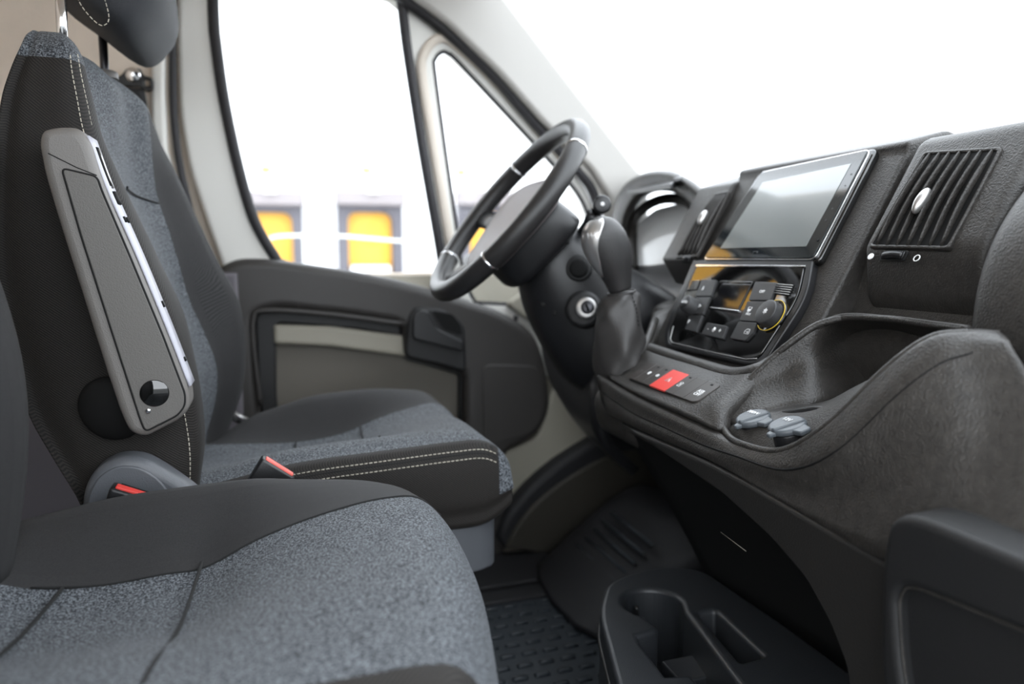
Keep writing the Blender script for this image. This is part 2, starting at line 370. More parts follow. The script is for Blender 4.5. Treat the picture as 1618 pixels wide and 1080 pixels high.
# ------------------------------------------------------------------ driver's door
door = empty('door_1', (.3, 1.85, .2), None, None, kind='structure')
outer = SU.L([(280, -85), (280, 60), (284, 180), (300, 270), (330, 360), (352, 420), (365, 470), (700, 540), (880, 600), (905, 560), (935, 400), (940, 340), (930, 300), (850, 208), (780, 128), (700, 55), (630, 0), (535, -85)])
plate('window_frame', SU, rc(outer, .03), [win, qwin], .045, .010, 0, 'whitep', door, seg=4)
tube('window_seal', spl([SU.pt(p[0], p[1], .004) for p in win[::3]], 3, True), .0125, 'seal', door, closed=True, flat=.7)
tube('window_seal', spl([SU.pt(p[0], p[1], -.004) for p in qwin[::3]], 3, True), .005, 'seal', door, closed=True)
# raised cream bead around the quarter light
tube('frame_bead', spl([SU.px(x, y, .004) for x, y in [(712, 390), (700, 320), (683, 220), (668, 130), (668, 90), (690, 62), (720, 70), (790, 135), (860, 215), (900, 262)]], 5), .012, 'cream', door, flat=.6)
SC = Fr((0, 1.80, .6), (1, 0, 0), (0, 0, 1))
cout = SC.L([(330, 440), (352, 418), (378, 408), (430, 409), (560, 428), (640, 444), (720, 468), (790, 490), (845, 522), (866, 580), (872, 650), (850, 690), (800, 715), (800, 900), (380, 900), (330, 700)])
hole = SC.L([(402, 496), (440, 487), (560, 500), (636, 512), (640, 566), (735, 590), (735, 640), (735, 760), (425, 760), (408, 620)])
plate('door_card', SC, rc(cout, [.02, .03, .03, .1, .2, .2, .2, .1, .05, .06, .06, .05, .02, .02, .02, .02]), [rc(hole, .02)], .06, .022, 0, 'doorp', door, seg=6)
plate('recess_shade', SC, rc(hole, .02), [rc(SC.L([(436, 520), (441, 510), (560, 519), (636, 532), (642, 568), (725, 592), (725, 640), (725, 760), (448, 760), (437, 620)], -.03), .012)], .02, .006, -.028, 'dashlow', door)  # black plate stands in for the shading inside the door recess
plate('door_pocket', SC, SC.L([(360, 470), (780, 540), (780, 860), (360, 860)], -.055), th=.01, bev=.002, h=-.058, m='taupe', parent=door)
o = plate('pocket_ledge', SC, rc(SC.L([(432, 513), (520, 515), (650, 532), (735, 548), (735, 590), (640, 563), (520, 547), (433, 543)], -.02), .008), th=.035, bev=.008, h=-.02, m='sill', parent=door); o['label'] = 'beige ledge across the door pocket'
# grab rim of the recess
rim = spl([SC.px(x, y, -.002) for x, y in [(412, 640), (402, 560), (400, 505), (420, 490), (520, 496), (640, 512)]], 6)
tube('recess_rim', rim, .006, 'doorp', door, flat=.8)
plate('handle_bezel', SC, rc(SC.L([(645, 500), (655, 484), (700, 487), (735, 512), (738, 590), (700, 578), (640, 565)], .006), .02), th=.05, bev=.008, h=.006, m='dashlow', parent=door)
plate('door_handle', SC, rc(SC.L([(652, 500), (662, 488), (676, 490), (690, 518), (735, 540), (733, 556), (652, 536)], .018), .012), th=.016, bev=.005, h=.02, m='black', parent=door)
plate('handle_recess', SC, rc(SC.L([(682, 490), (715, 496), (728, 512), (730, 530), (700, 520)], .008), .01), th=.004, bev=.001, h=.0085, m='void', parent=door)
plate('speaker_cover', SC, rc(SC.L([(762, 575), (852, 578), (862, 650), (842, 685), (765, 705)], .003), .03), th=.008, bev=.003, h=.004, m='doorp', parent=door)
tube('lock_pin', [SC.px(815, 506, -.02), SC.px(815, 498, -.02)], .006, 'black', door)
# lower body side ahead of the door, wheel arch cover, footrest
o = plate('trim_6', SC, rc(SC.L([(780, 1000), (790, 720), (850, 690), (880, 600), (868, 530), (800, 480), (860, 440), (960, 420), (1150, 500), (1150, 1000)], -.03), .02), th=.03, bev=.008, h=-.03, m='sill'); tag(o, kind='structure')
arch = [(785, 850), (800, 812), (840, 765), (890, 725), (940, 695), (1010, 650), (1100, 650), (1100, 900), (1000, 880), (900, 870), (800, 870)]
o = plate('trim_7', SC, rc(SC.L(arch, .02), [0, .03, .1, .1, .05, .05, 0, 0, 0, 0, 0]), th=.07, bev=.02, h=.02, m='rubber', seg=5); tag(o, kind='structure')
o = plate('trim_8', SC, rc(SC.L([(800, 866), (815, 832), (850, 790), (900, 752), (960, 720), (1060, 700), (1060, 900), (900, 880)], .028), [0, .03, .1, .1, .05, 0, 0, 0]), th=.03, bev=.008, h=.028, m='sockb'); tag(o, kind='structure')

# ================================================================== OUTSIDE
o = box('ground', (-60, 2.2, -.75), (80, 90, -.70), 'asphalt', bev=0); tag(o, kind='structure')
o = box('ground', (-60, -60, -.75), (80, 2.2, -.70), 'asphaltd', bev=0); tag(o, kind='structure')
BY = 26.0
BF = Fr((0, BY, 0), (1, 0, 0), (0, 0, 1))
o = plate('warehouse_wall', BF, [(-40, -.8), (60, -.8), (60, 13), (-40, 13)], th=.4, bev=.05, h=0, m='wall')
tag(o, 'tall white warehouse wall across the yard, behind the door window', 'building')
def dock(x0, x1, lab):
    a0 = BF.loc(x0, 305); a1 = BF.loc(x1, 305); b = BF.loc(x0, 455)[1]; W = a1[0]-a0[0]; H = a0[1]-b
    r = empty('loading_dock', (a0[0]+W/2, BY-.02, b), lab, 'loading dock', 'loading docks in the white warehouse')
    A = a0[0]; T = a0[1]
    plate('dock_shelter', BF, [(A, b), (A+W, b), (A+W, T), (A, T)], [rc([(A+W*.15, b+.1), (A+W*.84, b+.1), (A+W*.84, T-H*.2), (A+W*.15, T-H*.2)], [.05, .05, .35, .35])], th=.5, bev=.02, h=.5, m='dockdark', parent=r)
    plate('dock_hood', BF, [(A-.05, T-H*.13), (A+W+.05, T-H*.13), (A+W+.05, T+.03), (A-.05, T+.03)], th=.9, bev=.05, h=.9, m='dockgrey', parent=r)
    plate('shutter_door', BF, [(A+W*.1, b), (A+W*.9, b), (A+W*.9, T-H*.1), (A+W*.1, T-H*.1)], th=.04, bev=.005, h=.06, m='yellow', parent=r)
    plate('dock_leveller', BF, rc([(A+W*.18, b), (A+W*.80, b), (A+W*.78, b+H*.24), (A+W*.18, b+H*.24)], .05), th=.5, bev=.02, h=.6, m='docksill', parent=r)
    plate('dock_lamp', BF, [(A+W*.42, T-.05), (A+W*.62, T-.05), (A+W*.62, T+.07), (A+W*.42, T+.07)], th=.2, bev=.01, h=1.1, m='docksill', parent=r)
    return r
dock(372, 476, 'leftmost loading dock, yellow door partly behind the left edge of the door window')
dock(531, 632, 'loading dock with yellow door seen whole through the middle of the door window')
dock(721, 830, 'loading dock seen through the small triangular quarter window behind the steering wheel')
for x, y, lab in ((420, 268, 'small yellow plate on the warehouse wall above the left loading dock'), (579, 269, 'small yellow plate on the warehouse wall above the middle loading dock'), (728, 272, 'small yellow plate on the warehouse wall seen through the quarter window')):
    a, b = BF.loc(x, y); o = plate('wall_plate', BF, rc([(a-.16, b-.09), (a+.16, b-.09), (a+.16, b+.09), (a-.16, b+.09)], .02), th=.08, bev=.01, h=.1, m='lampy'); tag(o, lab, 'sign', 'yellow wall plates')
rl = [BF.px(x, y, 4) for x, y in [(395, 392), (418, 380), (440, 373), (480, 372), (540, 373), (590, 377), (640, 381), (700, 384)]]  # pale curved tube across the docks, carried on two posts
bm = bmesh.new(); tube_bm(bm, spl(rl, 5), .035)
for p in (rl[3], rl[7]): tube_bm(bm, [p, V((p.x, p.y, -.7))], .03)
me = bpy.data.meshes.new('curved_tube'); bm.to_mesh(me); bm.free(); o = link('curved_tube', me, 'rail'); tag(o, 'pale curved tube on two posts in front of the yellow loading docks', 'curved tube')
o = plate('mirrored_panel', BF, [(-11.2, 13.2), (-7.6, 13.2), (-7.6, 19), (-11.2, 19)], th=.5, bev=.05, h=-1, m='yellow'); tag(o, 'yellow panel added above the warehouse roof to be mirrored in the glossy climate panel', 'sign')  # invented panel, placed only for the yellow patch mirrored in the climate panel
# outside mirror
mr = empty('side_mirror', PY(790, 455, 2.15), 'exterior mirror seen below the steering wheel through the quarter window', 'mirror')
MF = Fr((0, 2.15, .8), (1, 0, 0), (0, 0, 1))
plate('mirror_housing', MF, rc(MF.L([(738, 400), (835, 405), (838, 474), (745, 472)]), .03), th=.08, bev=.02, h=0, m='black', parent=mr)
tube('mirror_arm', [PY(836, 440, 2.15), PY(850, 440, 2.0), PY(858, 440, 1.88)], .018, 'black', mr)
plate('mirror_glass', MF, rc(MF.L([(744, 405), (800, 408), (800, 466), (750, 464)]), .02), th=.006, bev=.001, h=.004, m='whitep', parent=mr)  # white paint stands in for the bright reflection in the mirror

# ================================================================== DRIVER'S SEAT
seat = empty('driver_seat', (.08, 1.28, 0), "driver's seat nearest the door, grey flecked centre and black bolsters, armrest folded up", 'car seat')
Yk = [1.075, 1.035, 1.03, 1.035, 1.075, 1.14, 1.24, 1.34, 1.41, 1.49, 1.53, 1.53]
f0 = feat(1.06, [(28, 85), (10, 160), (3, 250), (1, 400), (20, 520), (60, 650), (95, 715), (130, 760)])
f1 = feat(1.03, [(107, 112), (128, 205), (180, 345), (236, 480), (275, 590), (298, 690), (298, 770)])
f3 = feat(1.12, [(118, 95), (160, 230), (234, 380), (290, 500), (314, 608), (318, 690), (300, 770)])
f5 = feat(1.40, [(212, 120), (236, 170), (243, 297), (271, 380), (300, 480), (338, 560), (346, 608), (325, 690)])
f6 = feat(1.50, [(208, 118), (228, 160), (243, 215), (281, 281), (333, 392), (383, 482), (387, 543), (379, 624), (350, 700)])
secs = []
for z in [.46, .50, .56, .62, .68, .74, .80, .86, .92, .97, 1.01, 1.045, 1.07, 1.087, 1.098]:
    r = f0(z); s = f1(z); c = f3(z); g = f5(z); e = f6(z)
    t = max(0, (z-.90)/.198); ny = .03*t**2; fy = .06*t**2
    sq = 1 - max(0, (z-1.03)/.068)**4*.42 if z > 1.03 else 1
    X = [r-.005, r+(s-r)*.0+.012, r+(s-r)*.5, s, (s+c)/2+.012, c, (c+g)/2-.018*(1-t)+.004*t, (c+g)/2-.02*(1-t)+.006*t, g, e, (e+r)/2-.05, r-.03]
    xm = (r+s)/2-.01
    L = []
    for x, y in zip(X, Yk):
        k = (y-1.03)/.5; yy = y+ny*(1-k)-fy*k
        if z > .9: x = x*(1-t*.0)
        L.append(V((xm+(x-xm)*sq, 1.25+(yy-1.25)*(1-(1-sq)*.35), z)))
    secs.append(L)
NT = len(secs)
def bmf(c, r):
    if r > 11.6: return 0
    return 0 if 4.7 < c < 8.05 else (1 if c < 4.7 or c > 9.6 else 2)
loft('backrest', secs, 5, 4, ['grey', 'twill', 'twillg'], seat, mf=bmf)
zz = [.52+.04*i for i in range(14)]
def bp(z, yo, xo): 
    t = max(0, (z-.90)/.193); ny = .05*t**2; return V((f1(z)+xo, 1.026+yo+ny, z))
def seamline(k): return [secs[i][k] for i in range(len(secs)-2)]
sl = spl([V((p.x+.001, p.y-.0015, p.z)) for p in [secs[i][3] for i in range(1, 13)]], 8)
sl2 = spl([V((secs[i][3].x*.55+secs[i][4].x*.45+.003, secs[i][3].y*.55+secs[i][4].y*.45-.003, secs[i][3].z)) for i in range(1, 13)], 8)
stitches('stitching', sl, seat); stitches('stitching', sl2, seat)
rp = spl([V((p.x, p.y-.002, p.z)) for p in [secs[i][0] for i in range(1, 13)]], 5); tube('piping', rp, .003, 'twill', seat, seg=6)
cr2 = [secs[8][5].lerp(secs[8][6], .75)+V((.0035, 0, -.001)), secs[8][6]+V((.0035, 0, -.003)), secs[8][7]+V((.0035, 0, -.006)), secs[8][8]+V((.002, 0, -.012))]
tube('seam', spl(cr2, 6), .0016, 'seam', seat, seg=6)
# cushion
def cushion(name, xs, fz, ys, zb, mats, mfn, parent, round_front=.05, nx=4):
    secs = []
    for x in xs:
        zs = fz(x); secs.append([V((x, y, z)) for y, z in zip(ys, zs)])
    return secs
g1 = feat(1.03, [(300, 790), (470, 745), (640, 722), (785, 703)], 0)
g5 = feat(1.40, [(370, 700), (420, 702), (525, 692), (610, 655), (705, 627), (735, 632)], 0)
g6 = feat(1.48, [(330, 700), (400, 655), (500, 625), (600, 613), (700, 617), (735, 632)], 0)
cy = [1.06, 1.035, 1.03, 1.035, 1.065, 1.12, 1.22, 1.32, 1.40, 1.48, 1.525, 1.535, 1.50, 1.28]
secs = []; XS = [-.17, -.12, -.06, 0, .06, .12, .18, .24, .29, .32, .338, .345]
for i, x in enumerate(XS):
    a = g1(min(x, .31)); g = g5(min(x, .317)); e = g6(min(x, .328)); zb = .40
    d = max(0, (x-.27)/.075); dr = .105*(1-math.sqrt(max(0, 1-min(1, d)**2))) if d > 0 else 0
    lo = .03*max(0, d)**2
    mid = min(a, g)-.002
    zs = [zb+lo, zb+.03+lo, (a+zb)/2, a-.004-dr*.5, a+.008-dr*.7, a+.012-dr, mid+.010-dr, g-.004-dr, g-dr, e-dr, e-.03-dr*.8, (e+zb)/2, zb+lo, zb+lo]
    secs.append([V((x-(.0 if 3 < k < 9 else .008*max(0, d)), y, z)) for k, (y, z) in enumerate(zip(cy, zs))])
def cmf(c, r):
    if r > 9.0: return 0 if 1.5 < c < 10.5 else 1
    return 0 if 3.8 < c < 8.0 else (1 if c < 5 or c > 11 else 2)
loft('seat_cushion', secs, 5, 4, ['grey', 'twill', 'twillg'], seat, mf=cmf)
stitches('stitching', spl([secs[i][3]+V((0, -.002, .0015)) for i in range(2, 10)], 8), seat)
stitches('stitching', spl([secs[i][3]+V((0, -.0045, -.0115)) for i in range(2, 10)], 8), seat)
tube('seam', spl([secs[i][3]+V((0, -.0008, -.0045)) for i in range(2, 10)], 5), .0012, 'seam', seat, seg=6)
for X0, i in ((.085, 5), (-.03, 3)):
    pts = [secs[i][k].lerp(secs[i+1][k], .35)+V((.004*abs(k-6.5), 0, .0005)) for k in range(5, 9)]
    tube('seam', spl(pts, 6), .0018, 'seam', seat, seg=6)
# plastic skirt and pedestal
loft('seat_skirt', [[V((x, y, z)) for x, y in ((-.2, 1.05), (.1, 1.04), (.29, 1.05), (.325, 1.12), (.33, 1.3), (.32, 1.47), (.28, 1.52), (-.2, 1.52))] for z in (.33, .345, .40, .425)], 4, 3, 'recliner', seat)
loft('seat_pedestal', [[V((x*k, 1.28+(y-1.28)*k, z)) for x, y in ((-.2, 1.08), (.1, 1.08), (.27, 1.09), (.29, 1.15), (.29, 1.28), (.29, 1.42), (.27, 1.48), (-.2, 1.48))] for z, k in ((0, .93), (.02, .9), (.2, .9), (.34, 1))], 4, 3, 'dashlow', seat)
# recliner cover beside the cushion
RF = Fr((0, .985, .5), (1, 0, 0), (0, 0, 1))
rec = RF.L([(127, 820), (130, 775), (150, 740), (185, 722), (225, 724), (262, 745), (305, 775), (330, 800), (330, 860), (127, 860)])
o = plate('recliner_cover', RF, rc(rec, .03), th=.045, bev=.012, h=0, m='recliner', parent=seat, seg=5)
plate('recliner_cap', RF, rc(RF.L([(136, 820), (140, 780), (157, 751), (187, 735), (222, 738), (252, 757), (275, 790), (275, 850), (136, 850)], .003), .03), th=.008, bev=.002, h=.003, m='recliner', parent=seat)
# headrest
HF = lambda x, y, Y: PY(x, y, Y)
hs = []
for Y, k, dx in ((1.13, .55, 0), (1.15, .85, 0), (1.20, 1, 0), (1.28, 1.03, 0), (1.36, 1, 0), (1.41, .85, 0), (1.43, .55, 0)):
    pr = [(-.285, 1.27), (-.205, 1.31), (-.15, 1.28), (-.135, 1.20), (-.15, 1.155), (-.19, 1.125), (-.25, 1.165), (-.300, 1.21)]
    cx, cz = -.21, 1.21
    hs.append([V((cx+(x-cx)*k, Y, cz+(z-cz)*k)) for x, z in pr])
hr = loft('headrest', hs, 5, 4, 'insertd', seat)
tube('headrest_post', [PY(100, 100, 1.12), PY(95, -40, 1.12)], .0065, 'chrome', hr)
tube('headrest_post', [V((-.250, 1.37, 1.05)), V((-.250, 1.37, 1.20))], .0065, 'darkmetal', hr)
for pc in (PY(98, 70, 1.12), PY(167, 112, 1.37)): disc('post_collar', pc, (0, 0, 1), .018, .012, 'armrest', hr, .004)
stitches('stitching', spl([PY(x, y, 1.128) for x, y in ((112, -30), (128, 8), (150, 34), (164, 40), (172, 26), (160, -20))], 8), hr)
disc('emblem_dot', V((-.137, 1.36, 1.22)), (1, -.2, 0), .006, .006, 'white', hr)
# folded-up armrest
AF = Fr((0, .965, .8), (1, 0, 0), (0, 0, 1))
aout = AF.L([(60, 225), (64, 205), (90, 199), (124, 200), (142, 225), (165, 300), (210, 400), (262, 525), (297, 615), (300, 645), (283, 664), (228, 692), (204, 684), (190, 655), (168, 590), (130, 470), (90, 345), (68, 270)])
arm = plate('armrest', AF, rc(aout, [.01, .012, .012, .012, .03, .05, .05, .05, .02, .015, .012, .012, .012, .02, .05, .05, .05, .03]), th=.062, bev=.010, h=0, m='armrest', parent=seat, seg=5)
arm['label'] = 'grey plastic armrest folded up along the backrest'
inl = AF.L([(98, 266), (153, 279), (160, 300), (205, 405), (257, 530), (292, 622), (292, 640), (281, 655), (230, 681), (222, 662), (176, 520), (128, 370)], .001)
plate('armrest_inlay', AF, rc(inl, .006), th=.008, bev=.0015, h=.0022, m='armrest2', parent=arm)
tube('inlay_groove', [AF.pt(p[0], p[1], .0008) for p in rc(inl, .006)], .0016, 'seam', arm, closed=True, seg=6)
tube('moulding_line', [AF.px(76, 242, .0002), AF.px(120, 264, .0002), AF.px(153, 277, .0002)], .0006, 'seam', arm, seg=6)
c = AF.loc(244, 621, .003); disc('pivot_cap', AF.pt(c[0], c[1], .0036), AF.n, .0165, .004, 'piano', arm, .001)
c = AF.loc(234, 649, .003); disc('screw', AF.pt(c[0], c[1], .004), AF.n, .0032, .003, 'chrome', arm, .0008)
# pale edge strip on the armrest's front side with its slot and holes
def edge_pt(x, y, yy): return PY(x, y, yy)
a_ = [(134, 212), (163, 290), (212, 400), (264, 525), (298, 612)]
L0 = spl([AF.px(x, y, 0) for x, y in a_], 6)
bm = bmesh.new(); prev = None
for p in L0:
    q = [bm.verts.new(p+V((.0006, d, 0))) for d in (.010, .052)]
    if prev: bm.faces.new((prev[0], prev[1], q[1], q[0]))
    prev = q
bm.normal_update(); me = bpy.data.meshes.new('edge_strip'); bm.to_mesh(me); bm.free(); es = link('edge_strip', me, 'armside', arm); s = es.modifiers.new('s', 'SOLIDIFY'); s.thickness = .003; s.offset = 0; es['label'] = 'pale edge strip of the armrest'
def onedge(t, d): 
    i = t*(len(L0)-1); k = int(i); p = L0[k].lerp(L0[min(k+1, len(L0)-1)], i-k); return p+V((.0022, d, 0))
tube('edge_slot', [onedge(t/20, .032) for t in range(1, 6)], .007, 'void', arm, flat=.25, up=(1, 0, .3))
tube('slot_bar', [onedge(t/20+.01, .033) for t in range(1, 6)], .0025, 'satin', arm)
tube('edge_notch', [onedge(t/40, .032) for t in range(11, 14)], .010, 'void', arm, flat=.3, up=(1, 0, .3))
for t, d in ((.38, .022), (.38, .040), (.66, .036), (.88, .036)):
    tube('edge_hole', [onedge(t-.008, d), onedge(t+.012, d)], .0042, 'void', arm, flat=.5, up=(1, 0, .3))
ellip('armrest_recess_dark', PY(178, 645, 1.02), (V((.036, 0, -.02)), V((0, .012, 0)), V((.015, 0, .036))), 'void', arm)  # near-black solid stands in for the dark recess behind the armrest foot

# ------------------------------------------------------------------ seat belt and buckles
sb = empty('seat_belt', PY(215, 190, 1.76), 'black seat belt hanging from its bolted anchor on the pillar behind the driver\'s seat', 'seat belt')
ST = Fr((0, 1.775, .8), (1, 0, 0), (0, -math.sin(R_(6)), math.cos(R_(6))))
plate('belt_guide', ST, rc(ST.L([(176, 125), (192, 118), (200, 107), (222, 108), (226, 118), (242, 124), (243, 140), (232, 146), (222, 138), (190, 136), (178, 134)]), .006), [rc(ST.L([(228, 126), (236, 127), (237, 136), (229, 136)]), .003)], .012, .003, 0, 'black', sb)
disc('anchor_bolt', ST.px(210, 118, .006), ST.n, .015, .012, 'chrome', sb, .004)
patch('belt_webbing', [[ST.px(182, 136, -.004), ST.px(228, 140, -.004)], [ST.px(192, 180, -.006), ST.px(238, 190, -.006)], [ST.px(205, 260, -.01), ST.px(258, 300, -.01)], [ST.px(215, 420, -.01), ST.px(262, 430, -.01)]], 4, 'belt', sb, th=.002)
def buckle(x, y, Y, s, mred, lab, tilt):
    b = empty('seat_belt_buckle', PY(x, y, Y), lab, 'seat belt buckle', 'seat belt buckles')
    c = PY(x, y, Y); u = V((math.cos(tilt), 0, -math.sin(tilt))); d = V((math.sin(tilt), 0, math.cos(tilt)))   # u along the slot, d towards the tongue
    fr = Fr(c, u, V((0, .5, .85)).lerp(d, .3))
    f2 = Fr(c, u, V((0, 1, 0)))                       # mouth plane
    W, D, H = .030*s, .014*s, .075*s
    dd = (V((0, 1, 0)).cross(u)).normalized(); dd = dd if dd.z > 0 else -dd
    bm = bmesh.new(); vs = []
    for h, k in ((0, 1), (-H, .78)):
        vs.append([bm.verts.new(c+dd*h+u*a*W*k+V((0, 1, 0))*e*D*k) for a, e in ((-1, -1), (1, -1), (1, 1), (-1, 1))])
    for i in range(4): bm.faces.new((vs[0][i], vs[0][(i+1) % 4], vs[1][(i+1) % 4], vs[1][i]))
    bm.faces.new(vs[0]); bm.faces.new(vs[1]); bmesh.ops.recalc_face_normals(bm, faces=bm.faces)
    me = bpy.data.meshes.new('casing'); bm.to_mesh(me); bm.free(); o = link('casing', me, 'black', b); bevel(o, .004*s, 3)
    f = Fr(c+dd*.0005, u, V((0, 1, 0)))
    if f.n.dot(dd) < 0: f = Fr(c+dd*.0005, u*-1, V((0, 1, 0)))
    plate('release_button', f, rc([(-W*.82, -D*.75), (W*.82, -D*.75), (W*.82, D*.15), (-W*.82, D*.15)], .002), th=.004, bev=.001, h=.002, m=mred, parent=b)
    plate('tongue_slot', f, rc([(-W*.7, D*.4), (W*.7, D*.4), (W*.7, D*.7), (-W*.7, D*.7)], .001), th=.002, bev=.0003, h=.0008, m='void', parent=b)
    tube('stalk', [c-dd*H*.9, c-dd*(H+.05)-u*.03, c-dd*(H+.09)-u*.05], .007, 'black', b)
buckle(441, 736, .99, .85, 'pink', 'buckle with coral release button standing beside the driver\'s cushion stitching', R_(38))
buckle(218, 777, .945, 1.0, 'red', 'buckle with red release button in front of the round recliner cover', R_(25))
o = empty('seat_belt_tongue', PY(380, 657, 1.5), 'small metal belt tongue lying at the crease of the driver\'s seat by the door', 'belt tongue')
tube('tongue_plate', [PY(366, 650, 1.52), PY(392, 662, 1.52)], .009, 'satin', o, flat=.25)
tube('tongue_grip', [PY(360, 655, 1.53), PY(382, 668, 1.53)], .010, 'black', o, flat=.5)

# ================================================================== PASSENGER BENCH SEAT
bench = empty('passenger_seat', (0, .65, 0), 'passenger seat nearest the camera, grey flecked cushion with black side bolster', 'car seat')
h6 = feat(.90, [(0, 828), (200, 783), (400, 756), (560, 755), (640, 765), (700, 785)], 0)
h5 = feat(.80, [(-60, 905), (0, 915), (100, 938), (200, 912), (320, 898), (345, 880), (450, 830), (560, 795), (660, 775)], 0)
by = [.40, .37, .36, .37, .40, .445, .56, .68, .795, .895, .925, .935, .90, .65]
secs = []; XS = [-.30, -.24, -.18, -.12, -.08, -.03, .02, .07, .11, .145, .172, .19, .198]
for x in XS:
    e = h6(min(x, .17)); g = h5(min(x, .14)); zb = .40
    d = max(0, (x-.12)/.078); dr = .12*(1-math.sqrt(max(0, 1-min(1, d)**2))) if d > 0 else 0
    lo = .02*d**2
    nz = .553
    zs = [zb+lo, zb+.03+lo, (nz+zb)/2, nz-.03-dr*.8, nz-.008-dr, nz-dr, nz*.6+g*.4+.002-dr, g-dr, g-dr, e-dr, e-.03-dr*.8, (e+zb)/2, zb+lo, zb+lo]
    secs.append([V((x-max(0, (x+.05)/.248)**1.5*(.06*max(0, (.72-y)/.30)**1.3), y, z)) for y, z in zip(by, zs)])
def bmf2(c, r):
    if r > 11.0: return 0 if 1.5 < c < 10 else 1
    return 0 if 4.95 < c < 8.0 else (1 if c < 5 or c > 11 else 2)
loft('seat_cushion', secs, 6, 5, ['grey', 'twill', 'twillg'], bench, mf=bmf2)
for fx in ([(.80, -.084), (.65, -.088), (.52, -.090), (.42, -.092)], [(.79, -.211), (.718, -.217), (.641, -.218), (.45, -.22)]):
    pts = []
    for y, x in fx:
        i = max(k for k in range(len(XS)) if XS[k] <= x); k = (x-XS[i])/(XS[i+1]-XS[i])
        row = [secs[i][j].lerp(secs[i+1][j], k) for j in range(4, 10)]
        for a, b in zip(row, row[1:]):
            if a.y <= y <= b.y: pts.append(a.lerp(b, (y-a.y)/(b.y-a.y))+V((0, 0, .0018))); break
    tube('seam', spl(pts, 6), .0018, 'seam', bench, seg=6)
tube('seam', spl([secs[i][8]+V((0, .001, .0004)) for i in range(1, 11)], 6), .0014, 'seam', bench, seg=6)
# backrest of the bench: only its edge reaches into the picture
bs = []
for z, r, e in ((.50, -.40, -.262), (.60, -.40, -.243), (.68, -.41, -.238), (.76, -.42, -.246), (.86, -.43, -.27), (.98, -.45, -.31), (1.04, -.46, -.34), (1.07, -.44, -.37)):
    bs.append([V((r, .42, z)), V((e-.02, .40, z)), V((e, .44, z)), V((e-.03, .52, z)), V((e-.035, .64, z)), V((e-.03, .74, z)), V((e, .81, z)), V((e-.03, .86, z)), V((r, .85, z))])
loft('backrest', bs, 4, 4, 'twillg', bench)
loft('seat_pedestal', [[V((x, y, z)) for x, y in ((-.25, .48), (.08, .48), (.12, .52), (.12, .84), (.08, .88), (-.25, .88))] for z in (0, .2, .41)], 3, 3, 'dashlow', bench)

# ================================================================== DASHBOARD
dash = empty('dashboard', (.9, .95, 0), 'grained black plastic dashboard running below the windscreen with centre stack and vents', 'dashboard')
FA = Fr((.70, .957, .817), (0, -1, 0), (.5, 0, .866))                 # plane of the centre stack fascia
def fp(b, h=0):                                                       # fascia profile point (x,z)
    p = FA.pt(0, b, h); return (p.x, p.z)
# upper body
prism_y('upper_body', [(1.06, .60), (1.06, .925), (.93, .955), (.86, .962), (.815, .955), (.79, .93), (.765, .88), (.74, .83), (.72, .76), (.70, .70), (.72, .60)], .5, 1.2, 'dash', dash, .02)
prism_y('windscreen_shelf', [(1.06, .60), (1.06, .925), (.98, .93), (.95, .88), (.95, .60)], 1.18, 1.80, 'dash', dash, .01)
o = prism_y('centre_stack', [(.95, .60), (.95, .96), (.86, .985), fp(.176, -.004), fp(.165, -.012), fp(-.16, -.012), fp(-.19, -.012), (.64, .60)], .765, 1.135, 'dash', dash, .018, 5)
# right vent pod
def pod(y0, y1, slx, name, wheel_at, knob_px, top, bot, flip=False):
    h0 = .004
    p = prism_y('vent_pod', [(.93, .72), (.93, .965), (.85, .975), fp(top+.012, h0), fp(bot, h0), (fp(bot, h0)[0]+.008, fp(bot, h0)[1]-.065), (fp(bot, h0)[0]+.03, .735)], y0, y1, 'dash', dash, .014, 5)
    return p
podr = pod(.572, .742, None, '', None, None, .155, 0.012)
A = [FA.loc(x, y, .004) for x, y in [(1455, 243), (1580, 235), (1500, 393), (1375, 390)]]
hole_ = [FA.loc(x, y, .006) for x, y in [(1462, 244), (1577, 238), (1497, 388), (1378, 386)]]
def grow(l, d):
    c = sum((V(p) for p in l), V((0, 0)))/len(l); return [tuple(V(p)+(V(p)-c).normalized()*d) for p in l]
plate('vent_bezel', FA, rc(grow(hole_, .006), .006), [rc(hole_, .004)], .008, .002, .0075, 'dash', podr)
plate('vent_cavity', FA, rc(hole_, .004), th=.002, bev=.0005, h=.0055, m='void', parent=podr)
def slats(quad, n, parent, bend, r=.0022, h=.010):
    q = [V(p) for p in quad]   # TL, TR, BR, BL
    for i in range(n):
        t = (i+.5)/n; a = q[0].lerp(q[1], t); b = q[3].lerp(q[2], t)
        pts = []
        for k in range(9):
            s = k/8; c = a.lerp(b, s); pts.append(FA.pt(c[0], c[1], h-.006*(2*s-1)**2+bend))
        tube('slat', pts, .0048, 'dash', parent, flat=.30, up=tuple(FA.u), seg=8)
slats(hole_, 7, podr, .0)
c = FA.loc(1457, 318, .014); ellip('vent_knob', FA.pt(c[0], c[1], .015), (FA.u*.0065, (FA.v+FA.u*.1)*.017, FA.n*.008), 'satin', podr)
